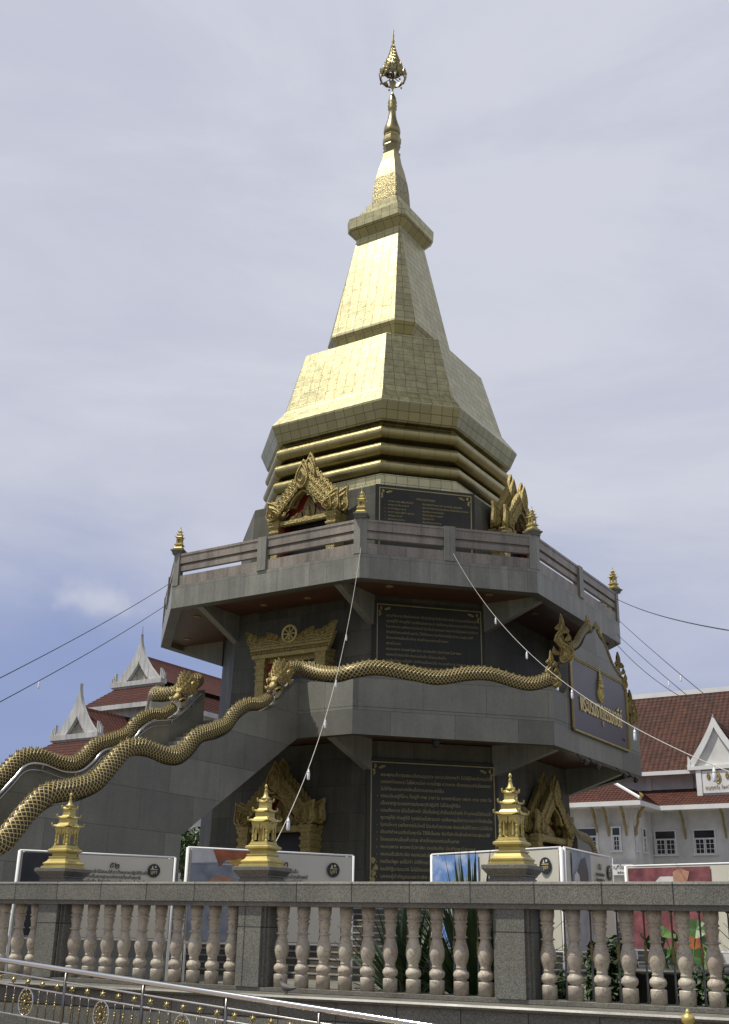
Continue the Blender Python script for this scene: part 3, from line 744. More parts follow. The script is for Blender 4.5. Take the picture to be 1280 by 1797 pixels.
T3a = "คนขยัน หมั่น เพียร ซื่อสัตย์\nอดทน อดกลั้น สามัคคี\nมี สติ ปัญญา สมาธิ\nเมตตา กรุณา มุทิตา อุเบกขา\nกตัญญู กตเวที\nมีศีลธรรมประจำใจ\nละความชั่ว ทำความดี\nให้ทาน รักษาศีล ฟังธรรม".split('\n')
T3b = "ย่อมเจริญด้วยลาภ ยศ สรรเสริญ สุขทุกเมื่อ\nย่อมเป็นที่รักใคร่ของคนทั้งหลายในโลกนี้และโลกหน้า\nย่อมพ้นจากทุกข์ทั้งปวง\nย่อมเป็นผู้มีความสุขใจ\nย่อมไม่ตกต่ำ\nย่อมเป็นมงคลแก่ตน\nย่อมชนะคนทั้งหลายได้\nย่อมไปสู่สุคติโลกสวรรค์".split('\n')
e3 = tablet('inscription_tablet', 5.335, 1.6, 13.0, 15.38, .045, T3a, range(8), .082, .128, 'dark stone tablet of two gold text columns, directly below the golden rings', title='คติธรรมคำสอน', off=.5)
for i, s_ in enumerate(T3b): text_mesh('lettering', s_, .082, 'tablet_letter', M45 @ T(-.12, -5.373+.019*(14.88-i*.128-13), 14.88-i*.128), e3, bold=.0006, ext=.003, maxw=1.6)

# ------------------------------------------------------------------ stairway with side walls
st = part(MB(), 'staircase', 'granite_terrace') if False else None
topn = sm([(-8.03, 8.40), (-8.5, 8.02), (-9.05, 7.52), (-9.5, 7.24), (-10.3, 7.06), (-10.75, 6.78), (-11.1, 6.40), (-11.6, 6.14), (-12.15, 5.97), (-12.5, 5.62), (-12.95, 5.32), (-13.5, 5.25), (-14.2, 5.34), (-14.75, 5.26), (-15.15, 4.84), (-15.6, 4.40), (-16.27, 4.10), (-17.0, 3.92), (-17.5, 3.52), (-17.85, 3.12), (-18.3, 2.78), (-19.2, 2.5), (-19.9, 2.3), (-20.6, 1.7), (-21.0, 1.2)], 5)
poly = topn+[(-21.0, FL), (-12.72, FL), (-12.72, 3.66), (-8.03, 6.68)]
stair = None
for sg in (1, -1):
    mb = MB(); x0, x1 = sorted((sg*1.6, sg*1.94))
    mb.prism(poly, lambda u_, v_, d_: (d_, u_, v_), x0, x1)
    if stair is None: stair = part(mb, 'staircase', 'granite_terrace'); 
    else: part(mb, 'side_wall', 'granite_terrace', stair)
mb = MB(); n = 41; rise = (7.45-FL)/n; run = .305; y = -8.0
prof = []; z = 7.45; 
prof.append((-7.9, 7.45))
for i in range(n):
    prof.append((y-i*run, 7.45-i*rise)); prof.append((y-i*run, 7.45-(i+1)*rise))
prof += [(-12.8, FL), (-12.8, 3.60), (-7.9, 6.72)]
prof = [p for p in prof if True]
mb.prism(prof, lambda u_, v_, d_: (d_, u_, v_), -1.598, 1.598); part(mb, 'steps', 'concrete_pale', stair)
for sg in (1, -1):
    mb = MB(); mb.smooth = True; mb.tube([(sg*1.50, y_, z_+.02) for y_, z_ in topn[2:-3]], .035, 8); mb.tube([(sg*1.52, y_, z_-.14) for y_, z_ in topn[2:-3]], .014, 6)
    for k in range(6, len(topn)-4, 9): mb.tube([(sg*1.50, topn[k][0], topn[k][1]), (sg*1.6, topn[k][0], topn[k][1]-.16)], .012, 6)
    part(mb, 'handrail', 'stainless', stair)

# ------------------------------------------------------------------ nagas
def naga_head(M, s=1., gapes=True):
    """returns builders: skull, crest; x forward, z up"""
    mb = MB(M @ SC(s, s*.86, s)); mb.smooth = True
    def ell(x, cz, ry, rz_, n=14, top=1.): return [(x, ry*math.cos(2*math.pi*j/n), cz+rz_*math.sin(2*math.pi*j/n)*(top if math.sin(2*math.pi*j/n) > 0 else 1)) for j in range(n)]
    mb.loft([ell(-.15, 0, .20, .20), ell(0, .02, .22, .22), ell(.14, .06, .22, .20), ell(.26, .10, .19, .17), ell(.36, .09, .15, .11), ell(.5, .10, .135, .085), ell(.64, .15, .12, .085), ell(.74, .22, .09, .08), ell(.80, .28, .04, .03)])
    mb.loft([ell(.0, -.13, .17, .1), ell(.2, -.19, .15, .075), ell(.4, -.27, .12, .05), ell(.56, -.31, .09, .04), ell(.66, -.27, .03, .02)])
    for sg in (-1, 1):
        mb.ball((.30, sg*.15, .20), .062, 8); mb.ball((.72, sg*.06, .28), .04, 8)
        mb.tube([(.18, sg*.2, .22), (.34, sg*.22, .27), (.48, sg*.17, .2)], [.02, .04, .015], 6)
        mb.tube([(.1, sg*.24, -.02), (.35, sg*.22, -.05), (.6, sg*.15, .02), (.74, sg*.1, .08)], [.03, .035, .03, .02], 6)
    mc = MB(M @ SC(s))
    for row, (x, h, n, tilt, rr) in enumerate(((.22, .20, 9, -72, .19), (.10, .24, 10, -68, .23), (-.02, .28, 11, -64, .245), (-.14, .32, 11, -62, .24), (-.26, .36, 11, -60, .22))):
        for k in range(n):
            a = lerp(-115, 115, k/(n-1)); q = math.cos(R(a*.8))
            mc.leaf(T(x, 0, 0) @ RX(a) @ T(0, 0, rr) @ RY(tilt+max(0, q)**3*26) @ RZ(90), .135, h*(.58+.42*max(0, q)**2), .035, 0., 6)
    for sg in (-1, 1):
        mc.leaf(T(.0, sg*.27, -.1) @ RX(-sg*20) @ RY(-70), .3, .42, .06, .3, 7)
        mc.leaf(T(.02, sg*.25, -.22) @ RY(-110) @ RX(sg*10), .2, .3, .05, .3, 7)
    mt = MB(M @ SC(s))
    for sg in (-1, 1):
        for k in range(7): 
            x = .3+k*.06; mt.lathe([(.018, 0), (.002, -.06)], 4, (x, sg*(.15-.01*k), -.05+.012*k)); mt.lathe([(.016, 0), (.002, .05)], 4, (x-.02, sg*(.12-.01*k), -.19-.01*k))
    return mb, mc, mt
def naga(path, r, label, head=None, spike=.07, group='golden nagas along the walls', cells=10):
    P = smooth_path(path, 9); n = len(P)
    RR = [interp(r, i/(n-1)) for i in range(n)]
    e = empty('naga_statue', tuple(P[n//2]), label, 'naga', group)
    mb = MB(); mb.smooth = True; mb.tube(P, RR, 26, N=cells, vs=cells/6.2832*1.25); b = mb.build('body', 'naga_scale', e); fix_normals(b)
    mb = MB(); acc = 0
    for i in range(1, n-1):
        acc += (P[i]-P[i-1]).length
        if acc > .13:
            acc = 0; t_ = (P[i+1]-P[i-1]).normalized(); sd = t_.cross(Vector((0, 0, 1))).normalized(); up = sd.cross(t_).normalized()
            for off in (-.16, .16):
                u2 = (up+sd*off).normalized(); b0 = P[i]+u2*RR[i]*.95
                sv = [b0+t_*.04-sd*.012, b0+t_*.04+sd*.012, b0-t_*.04+sd*.012, b0-t_*.04-sd*.012]; tip = b0+u2*spike-t_*.02
                k = mb.pts([tuple(v) for v in sv+[tip]])
                for a_, b_ in ((0, 1), (1, 2), (2, 3), (3, 0)): mb.face([k+a_, k+b_, k+4])
    fix_normals(mb.build('crest', 'gold_dull', e))
    if head:
        pos, d, s = head; d = Vector(d).normalized(); sd = Vector((0, 0, 1)).cross(d).normalized(); up = d.cross(sd)
        M = Matrix((d, sd, up)).transposed().to_4x4(); M.translation = pos
        a, b, c = naga_head(M, s)
        h = fix_normals(a.build('head', 'gold_head', e)); fix_normals(b.build('flame_crest', 'gold_head', h)); fix_normals(c.build('teeth', 'white_paint', h))
    return e
near = [(-9.22, 7.66), (-9.45, 7.50), (-9.75, 7.36), (-10.27, 7.26), (-10.75, 6.96), (-11.08, 6.60), (-11.65, 6.34), (-12.25, 6.10), (-12.65, 5.72), (-13.05, 5.50), (-13.6, 5.49), (-14.25, 5.56), (-14.75, 5.42), (-15.2, 5.00), (-15.65, 4.60), (-16.3, 4.35), (-16.98, 4.18), (-17.46, 3.78), (-17.8, 3.38), (-18.2, 3.02), (-19.1, 2.78), (-19.8, 2.6), (-20.4, 2.1)]
for sg, lb in ((1, 'golden scaled naga body undulating down the stair wall facing the viewer'), (-1, 'golden scaled naga body undulating down the far stair wall, against sky and red roofs')):
    naga([(sg*1.77, y_, z_) for y_, z_ in near], [(0, .15), (.12, .165), (.45, .21), (1, .25)], lb)
s2 = 2**-.5
def cp(s_, z_, k=8.20): return ((k+s_)*s2, (s_-k)*s2, z_)
def cpl(s_, z_, k=8.20): x, y, z = cp(s_, z_, k); return (-x, y, z)
terr = [(1.77, -8.98, 8.02), (1.77, -8.62, 8.42), (1.80, -8.28, 8.66), (2.02, -7.98, 8.70), (2.6, -7.89, 8.50), (3.2, -7.88, 8.41), (3.66, -7.83, 8.47), cp(-2.3, 8.60), cp(-1.3, 8.50), cp(-.5, 8.43), cp(.4, 8.60), cp(1.15, 8.64), cp(2.1, 8.44), cp(2.6, 8.48), cp(2.98, 8.66)]
naga(terr, [(0, .2), (.1, .2), (.5, .235), (.85, .21), (1, .19)], 'golden naga crossing the terrace parapet, its head biting the near stair naga', ((1.77, -8.78, 8.27), (0, -.62, -.76), .88))
terl = [(-x, y, z) for x, y, z in terr[:7]]+[cpl(-2.3, 8.60), cpl(-1.3, 8.50), cpl(-.5, 8.43), cpl(.4, 8.6), cpl(1.15, 8.64), cpl(2.1, 8.44), cpl(2.98, 8.66)]
naga(terl, [(0, .2), (.1, .2), (.5, .235), (1, .19)], 'golden naga whose head bites the far stair naga, body looping left of the door', ((-1.77, -8.78, 8.27), (0, -.62, -.76), .88))

# naga on the low wall beside the right-hand lower portal
arm = [(6.3, .85, 5.25), (6.3, 1.15, 5.02), (6.3, 1.5, 4.78), (6.3, 1.85, 4.62), (6.3, 2.25, 4.58), (6.3, 2.7, 4.52), (6.3, 3.05, 4.28), (6.3, 3.35, 3.8)]
naga(arm, [(0, .14), (.5, .2), (1, .24)], 'short golden naga curving down beside the right-hand lower portal', spike=.05)
mb = MB(); mb.prism([(y_, z_-.12) for _, y_, z_ in arm[1:]]+[(3.5, 3.4), (3.5, FL), (1.62, FL), (1.62, 4.5)], lambda u_, v_, d_: (d_, u_, v_), 6.15, 6.45); part(mb, 'flank_wall', 'granite_terrace')

# short nagas climbing the two slopes of the sign gable
for sg in (-1, 1):
    pth = [(7.93, sg*2.35, 9.95), (7.93, sg*1.95, 9.98), (7.93, sg*1.55, 10.16), (7.93, sg*1.25, 10.42), (7.93, sg*1.0, 10.62), (7.93, sg*.7, 10.82), (7.93, sg*.45, 10.98)]
    naga(pth, [(0, .11), (1, .13)], ('slim naga climbing the sign gable from the side nearer the stairs', 'slim naga climbing the far slope of the sign gable, away from the stairs')[sg > 0], ((7.93, sg*.42, 11.02), (0, -sg*.25, 1.), .42), spike=.04)

# gilded flame finials rising from the ends of the gable
def flame_finial(M, h, label):
    e = empty('flame_finial', tuple(M.translation), label, 'finial', 'flame finials around the sign gable')
    mb = MB(M); 
    mb.leaf(T(0, 0, 0), h*.26, h*.46, .12, .35, 9); mb.leaf(T(h*.01, 0, h*.30) @ RY(-5), h*.17, h*.42, .10, -.3, 9); mb.leaf(T(-h*.02, 0, h*.56) @ RY(2), h*.10, h*.46, .08, .15, 9)
    for i, (x, z, s_, a) in enumerate(((.12, .08, .22, 35), (.13, .26, .2, 30), (-.12, .16, .18, -35), (.09, .44, .16, 25), (-.08, .40, .16, -25), (.06, .6, .13, 20), (-.06, .66, .12, -18))):
        mb.leaf(T(h*x*.7, -.04, h*z) @ RY(a) @ SC(1 if x > 0 else -1, 1, 1), h*.10, h*s_*1.1, .06, .3, 6)
    fix_normals(mb.build('gilded_flames', 'gold_head', e))
    mb = MB(M); mb.prism([(-h*.06, 0), (h*.06, 0), (h*.05, h*.5), (.01, h*.95), (-h*.05, h*.5)], lambda u_, v_, d_: (u_, d_, v_), .075, .12); fix_normals(mb.build('red_back', 'red_orange', e))
Ms = RZ(90)
flame_finial(T(7.88, -2.52, 9.36) @ RZ(35), 1.55, 'tall red-backed gilded flame rising at the sign shoulder nearer the stairs')
flame_finial(T(7.92, -3.56, 8.32) @ RZ(35), 1.2, 'curled gilded flame at the terrace corner where the naga tail ends')
flame_finial(T(7.88, 2.52, 9.4) @ RZ(60), 1.35, 'gilded flame on the far shoulder of the sign, against the sky')
flame_finial(T(7.9, 3.45, 8.4) @ RZ(60), 1.2, 'curved gilded flame low at the far terrace corner, against the tiled roof')

# the name sign
e = empty('name_sign', (8.05, 0, 7.3), 'purple stone sign in a gold frame with gold Thai letters and emblem', 'sign')
Mf = T(8.03, 0, 0) @ RZ(90)           # local x runs along +y, front faces +x
mb = MB(Mf); fr = [(-2.42, 7.3), (-2.5, 7.38), (-2.5, 9.42), (-2.3, 9.62), (2.3, 9.62), (2.5, 9.42), (2.5, 7.38), (2.42, 7.3)]
mb.prism(fr, lambda u_, v_, d_: (u_, d_, v_), -.06, .02); part(mb, 'panel', 'purple_stone', e)
mb = MB(Mf)
def inset(pl, k): 
    cx, cz = 0, 8.46; return [(x-math.copysign(k, x-cx), z-math.copysign(k, z-cz)) for x, z in pl]
for k0, k1, y0 in ((-.02, .03, -.12), (.045, .07, -.09)):
    A, B = inset(fr, k0), inset(fr, k1)
    ra = [[(x, 0., z) for x, z in A], [(x, y0, z) for x, z in A], [(x, y0, z) for x, z in B], [(x, -.0605, z) for x, z in B]]; mb.loft(ra, False, False)
part(mb, 'frame', 'gold_paint', e)
text_mesh('lettering', 'พระบรมธาตุธรรมเจดีย์', .80, 'gold_letter', Mf @ T(0, -.085, 8.02), e, align='CENTER', ext=.012, bold=.0, width=3.7)
mb = MB(Mf)
mb.leaf(T(-.05, -.08, 8.55), .46, .62, .08, 0, 9); mb.leaf(T(-.05, -.1, 8.65), .3, .42, .06, 0, 7)
mb.lathe([(.12, 0), (.1, .12), (.13, .14), (.07, .22), (.09, .24), (.045, .34), (.05, .36), (.02, .6), (.004, .8)], 8, (-.05, -.09, 9.02)); part(mb, 'emblem', 'gold_paint', e)
text_mesh('small_print', 'วัดศรี', .12, 'ink', Mf @ T(2.0, -.064, 7.62), e, align='CENTER', ext=.003)

# ------------------------------------------------------------------ small gilded stupa finials
def stupa_parts():
    """base at z=0; pedestal 0..0.15, gilded part above; height about 0.88"""
    prs = []
    ped = MB(); ped.sqloft([(.175, -.002), (.175, .025), (.165, .03), (.165, .045), (.18, .05), (.18, .06), (.22, .11), (.225, .112), (.225, .145), (.21, .15)])
    g = MB(); g.sqloft([(.178, .15), (.178, .17), (.158, .174), (.158, .19), (.166, .194), (.166, .206), (.136, .228), (.126, .25), (.116, .253), (.116, .262), (.124, .266), (.124, .277), (.098, .281), (.098, .312), (.108, .316), (.13, .33), (.139, .334), (.139, .352), (.125, .362), (.112, .366), (.112, .378), (.102, .382), (.10, .40)])
    g.sqloft([(.03, .40), (.03, .585), (.10, .589), (.10, .601)])
    for sx in (-1, 1):
        for sy in (-1, 1):
            g.smooth = False
            g.lathe([(.017, 0), (.017, .015), (.011, .02), (.015, .05), (.01, .08), (.016, .105), (.011, .12), (.013, .15), (.02, .18), (.02, .195)], 7, (sx*.082, sy*.082, .40), )
    g.lathe([(.02, 0), (.035, .03), (.02, .05), (.03, .09), (.015, .12), (.01, .14)], 8, (0, 0, .41))
    for k in range(4):
        M = RZ(90*k)
        for sx in (-.045, .045): 
            sv = g.M; g.M = M; g.lathe([(.012, 0), (.008, .05), (.012, .1), (.01, .14)], 6, (sx, -.082, .42))
            g.prism([(sx-.04, .55), (sx-.03, .52), (sx, .565), (sx+.03, .52), (sx+.04, .55), (sx+.04, .59), (sx-.04, .59)], lambda u_, v_, d_: (u_, d_, v_), -.094, -.078); g.M = sv
    roofs = ((.60, .122, .074, .06, .70), (.70, .090, .05, .048, .80), (.80, .060, .036, .035, .852))
    for z, w, w2, h, zn in roofs:
        rr = []
        for q, zz in ((w*.8, 0), (w, .004), (w*.98, .012), (w*.72, h*.55), (w2, h*.9), (w2, zn-z+.002)):
            ring = []
            for j in range(16):
                a = math.pi/4+2*math.pi*j/16; c, s_ = math.cos(a), math.sin(a); mx = max(abs(c), abs(s_)); d = q/mx
                lift = .018*((d/q-1)/.414)**2 if zz < .02 else 0
                ring.append((c*d, s_*d, z+zz+lift))
            rr.append(ring)
        g.loft(rr)
        for k in range(4):
            a = math.pi/4+k*math.pi/2; c, s_ = math.cos(a), math.sin(a); q = w*1.38
            g.tube([(c*q*.93, s_*q*.93, z+.012), (c*q*1.06, s_*q*1.06, z+.024), (c*q*1.1, s_*q*1.1, z+.045), (c*q*1.03, s_*q*1.03, z+.052)], [.009, .009, .008, .005], 5)
    t_ = MB(); t_.smooth = True; t_.lathe([(.05, .84), (.044, .856), (.028, .868), (.02, .90), (.014, .925), (.019, .932), (.011, .940), (.010, .955), (.017, .967), (.015, .98), (.003, .998)], 12)
    return ped, g, t_
def make_stupa(loc, rz, label, group, s=1.):
    e = empty('stupa_finial', loc, label, 'finial', group, rz)
    p_, g_, t_ = stupa_parts()
    a = fix_normals(p_.build('pedestal', 'granite_pedestal', e, True)); b = fix_normals(g_.build('gilded_pavilion', 'gold_paint', e, True)); c = fix_normals(t_.build('spire', 'gold_paint', b, True))
    e.scale = (s, s, s); return e
def copy_tree(o, parent=None):
    c = o.copy(); COL.objects.link(c)
    if parent: c.parent = parent
    for ch in [q_ for q_ in bpy.data.objects if q_.parent == o]: copy_tree(ch, c)
    return c
FA = R(4.73)
def fpt(s, y, z): v = P0+dirf*s+bk*y; return Vector((v.x, v.y, z))
GS = 'small gilded stupa finials on the balustrade posts'
sp0 = make_stupa(fpt(-3.885, .16, 2.035), FA, 'gilded stupa finial on the balustrade post before the dark photo banner', GS)
for s_, lb in ((-1.20, 'gilded stupa finial on the balustrade post before the lower portal'), (1.55, 'gilded stupa finial nearest the viewer, before the banner showing the pagoda'), (4.33, 'gilded stupa finial on the next post beyond the plants'), (-6.6, 'gilded stupa finial on the far post beyond the banners')):
    c = copy_tree(sp0); c.location = fpt(s_, .16, 2.035); c['label'] = lb
GB = 'gilded stupa finials on the balcony corners'
O = oct8(BA-.12, BB-.05, 13.222)
lbs = {0: 'gilded finial on the balcony corner farthest to the stair side, against plain sky', 1: 'gilded finial on the balcony corner beside the upper portal and tablet', 2: 'gilded finial on the balcony corner beside the right-hand upper portal', 3: 'dark gilded finial on the balcony corner against blue sky, above the sign', 7: 'gilded finial on the hidden rear corner of the balcony'}
for i in (0, 1, 2, 3):
    c = copy_tree(sp0); c.location = O[i]; c.rotation_euler = (0, 0, R((22.5, 22.5, 67.5, 67.5)[i])); c['label'] = lbs[i]; c['group'] = GB

# ------------------------------------------------------------------ the balustrade in front
FE = empty('balustrade', tuple(P0), 'grey granite balustrade with pink marble balusters in the foreground', 'balustrade', None, FA)
def fpart(mb, name, mat, parent=FE): return fix_normals(mb.build(name, mat, parent, True))
mb = MB(); mb.box(-14, 13, -.045, .40, 1.845, 2.005); 
mb.loft([[(x, -.045, 2.005), (x, -.05, 2.012), (x, -.045, 2.025), (x, -.03, 2.034), (x, .385, 2.034), (x, .4, 2.02), (x, .4, 2.005)] for x in (-14, 13)]); cap = fpart(mb, 'cap', 'granite_fence')
mb = MB(); mb.box(-14, 13, -.02, .36, 1.80, 1.845); fpart(mb, 'cap_moulding', 'granite_pedestal', cap)
mb = MB(); mb.box(-14, 13, -.30, .46, FL+.003-.45, .955); bs = fpart(mb, 'base', 'granite_fence')
mb = MB(); mb.smooth = False
mb.loft([[(x, -.30, .955), (x, -.35, .965), (x, -.36, .985), (x, -.345, 1.003), (x, .46, 1.01), (x, .46, .955)] for x in (-14, 13)]); fpart(mb, 'ledge', 'granite_pedestal', bs)
mb = MB(); mb.box(-14, 13, .012, .34, 1.01, 1.045); fpart(mb, 'plinth', 'granite_pedestal', bs)
posts = [-9.40, -6.65, -3.90, -1.22, 1.57, 4.35, 7.1, 9.9]
for s_ in posts:
    mb = MB(); mb.box(s_-.135, s_+.135, -.003, .32, 1.046, 1.84)
    mb.box(s_-.165, s_+.165, .04, .30, 1.047, 1.799); mb.box(s_-.19, s_+.19, .075, .28, 1.047, 1.798); fpart(mb, 'post', 'granite_fence')
bp = [(.052, 0), (.052, .115), (.05, .122), (.036, .128), (.034, .135), (.05, .15), (.056, .175), (.052, .2), (.036, .222), (.034, .232), (.040, .238), (.034, .246), (.036, .26), (.048, .30), (.055, .345), (.053, .39), (.042, .44), (.034, .48), (.035, .492), (.050, .498), (.046, .508), (.036, .514), (.036, .54), (.040, .575), (.046, .60), (.047, .606), (.038, .615), (.038, .625), (.05, .635), (.05, .645), (.042, .652), (.044, .67), (.05, .70), (.05, .757)]
def baluster_mesh():
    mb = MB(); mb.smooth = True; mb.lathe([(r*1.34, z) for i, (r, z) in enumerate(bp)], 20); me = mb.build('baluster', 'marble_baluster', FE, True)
    return fix_normals(me)
b0 = None; r0 = None
def bar_mesh():
    mb = MB(); mb.smooth = True
    mb.lathe([(.024, 0), (.022, .008), (.009, .016), (.008, .74), (.02, .748), (.02, .757)], 8); mb.cur = 1
    mb.lathe([(.009, 0), (.016, .012), (.010, .024), (.017, .045), (.010, .065), (.019, .085), (.010, .105), (.016, .125), (.009, .14)], 8, (0, 0, .33))
    return mb.build('metal_bar', ['steel_shaded', 'gold_dull'], FE, True)
allb = []; barl = []
for a, b in zip(posts[1:-1], posts[2:-1]):
    n = 10; sp_ = (b-a-.36)/n
    for k in range(n):
        allb.append(a+.18+sp_*(k+.5))
        if k < n-1: barl.append(a+.18+sp_*(k+1))
    barl += [a+.2, b-.2]
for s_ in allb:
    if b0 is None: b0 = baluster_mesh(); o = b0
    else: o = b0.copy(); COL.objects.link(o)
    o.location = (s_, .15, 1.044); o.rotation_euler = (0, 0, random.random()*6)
for s_ in barl:
    if r0 is None: r0 = bar_mesh(); o = r0
    else: o = r0.copy(); COL.objects.link(o)
    o.location = (s_, .275, 1.044)

# ------------------------------------------------------------------ ramp and its railing
RL = -1.0; slope = -.078
def rz_(s): return 1.24+slope*(s+3.56)
mb = MB(Matrix.Translation(P0) @ Matrix.Rotation(FA, 4, 'Z'))
i = mb.pts([(-12, -4.2, rz_(-12)-.66), (9, -4.2, rz_(9)-.66), (9, -.86, rz_(9)-.66), (-12, -.86, rz_(-12)-.66), (-12, -4.2, -.3), (9, -4.2, -.3), (9, -.86, -.3), (-12, -.86, -.3)])
for q in ((0, 1, 2, 3), (4, 7, 6, 5), (0, 4, 5, 1), (1, 5, 6, 2), (2, 6, 7, 3), (3, 7, 4, 0)): mb.face([i+k for k in q])
fix_normals(struct(mb.build('ramp', 'ramp_paving')))
mb = MB(Matrix.Translation(P0) @ Matrix.Rotation(FA, 4, 'Z')); mb.box(-12, 9, -.85, -.31, .0, .42); mb.box(-12, 9, -.6, -.305, .42, .58)
struct(fix_normals(mb.build('kerb', 'granite_step')))
RA = empty('metal_railing', tuple(P0), 'stainless steel ramp railing with gold rosettes, sloping across the bottom corner', 'railing', None, FA)
def rp(mb, name, mat, parent=RA): return fix_normals(mb.build(name, mat, parent, True))
for nm, dz, r in (('handrail', 0, .026), ('upper_rail', -.11, .009), ('middle_rail', -.215, .009), ('lower_rail', -.475, .009)):
    mb = MB(); mb.smooth = True; mb.tube([(s, RL, rz_(s)+dz) for s in (-8, -2, 2, 6.9)], r, 12); rp(mb, nm, 'stainless')
psr = [-6.5, -5.55, -4.6, -3.63, -2.67, -1.72, -.78, .18, 1.14, 2.1, 3.06, 4.0]
pm = None
for s in psr:
    mb = MB(); mb.smooth = True; mb.tube([(0, 0, -.66), (0, 0, -.01)], .017, 10)
    if pm is None: pm = rp(mb, 'post', 'steel_shaded'); o = pm
    else: o = pm.copy(); COL.objects.link(o)
    o.location = (s, RL, rz_(s))
mb = MB(RX(90) @ SC(.75)); mb.smooth = True
mb.lathe([(.03, -.012), (.033, 0), (.028, .012), (.012, .018), (.012, .026), (.004, .03)], 10)
for k in range(6): mb.ball((.036*math.cos(k*math.pi/3+.5), .036*math.sin(k*math.pi/3+.5), 0), .011, 6)
ros = rp(mb, 'rosette', 'gold_aged'); first = True
mb = MB(RX(90)); mb.smooth = True
mb.tube([(.092*math.cos(a*math.pi/12), .125*math.sin(a*math.pi/12), 0) for a in range(25)], .008, 8, caps=False); mb.cur = 1
for k in range(8):
    a = k*math.pi/4
    mb.tube([(.015*math.cos(a), .015*math.sin(a), 0), (.05*math.cos(a), .065*math.sin(a), 0), (.075*math.cos(a), .105*math.sin(a), 0)], [.006, .010, .004], 6)
    mb.ball((.052*math.cos(a+.39), .07*math.sin(a+.39), .005), .013, 6); mb.ball((.078*math.cos(a), .108*math.sin(a), .004), .012, 6)
mb.ball((0, 0, .008), .022, 8)
med = fix_normals(mb.build('medallion', ['stainless', 'gold_aged'], RA, True)); fm = True
mb = MB(); mb.smooth = True; mb.tube([(0, 0, 0), (0, 0, .26)], .006, 8); mb.cur = 1; mb.ball((0, 0, .14), .015, 8); mb.ball((0, 0, .115), .012, 8); mb.ball((0, 0, .165), .012, 8)
br0 = fix_normals(mb.build('thin_bar', ['steel_shaded', 'gold_aged'], RA, True)); fb = True
for a, b in zip(psr[2:-2], psr[3:-1]):
    for k in range(5):
        s = a+(k+.5)/5*(b-a); o = ros if first else ros.copy()
        if not first: COL.objects.link(o)
        first = False; o.location = (s, RL, rz_(s)-.163)
    mid = (a+b)/2; o = med if fm else med.copy()
    if not fm: COL.objects.link(o)
    fm = False; o.location = (mid, RL, rz_(mid)-.345)
    for q in (.11, .22, .33, .67, .78, .89):
        s = lerp(a, b, q); o = br0 if fb else br0.copy()
        if not fb: COL.objects.link(o)
        fb = False; o.location = (s, RL, rz_(s)-.475)
# gold knob of a gate post at the bottom edge
e = empty('gate_post', tuple(fpt(3.33, -1.05, 0)), 'steel post topped by a round gold knob at the bottom edge', 'post')
mb = MB(); mb.smooth = True; q = fpt(3.33, -1.05, 0); mb.lathe([(.03, -.2), (.03, .96)], 12, (q.x, q.y, 0)); part(mb, 'shaft', 'stainless', e)
mb = MB(); mb.smooth = True; mb.lathe([(.035, .86), (.045, .865), (.05, .885), (.04, .90), (.03, .905), (.048, .92), (.05, .945), (.04, .965), (.022, .972), (.018, .98), (.02, .988), (.004, 1.01)], 16, (q.x, q.y, .085)); part(mb, 'knob', 'gold_paint', e)

# pigeon on the ledge
q = fpt(-.62, -.2, 1.006); e = empty('pigeon', tuple(q), 'small grey pigeon standing on the granite ledge', 'bird', None, FA)
mb = MB(); mb.smooth = True
def el(x, z, ry, rzz): return [(x, ry*math.cos(2*math.pi*j/10), z+rzz*math.sin(2*math.pi*j/10)) for j in range(10)]
mb.loft([el(-.115, .062, .004, .003), el(-.10, .062, .016, .006), el(-.05, .052, .03, .016), el(0, .055, .042, .032), el(.04, .062, .04, .034), el(.068, .082, .026, .026), el(.08, .105, .02, .018), el(.088, .125, .021, .02), el(.102, .13, .016, .015), el(.112, .127, .005, .006), el(.126, .124, .002, .002)])
for sy in (-.015, .015): mb.tube([(.012, sy, .03), (.016, sy, .0)], .004, 5)
b_ = fix_normals(mb.build('body', 'bird_grey', e, True)); b_.rotation_euler = (0, 0, math.pi)

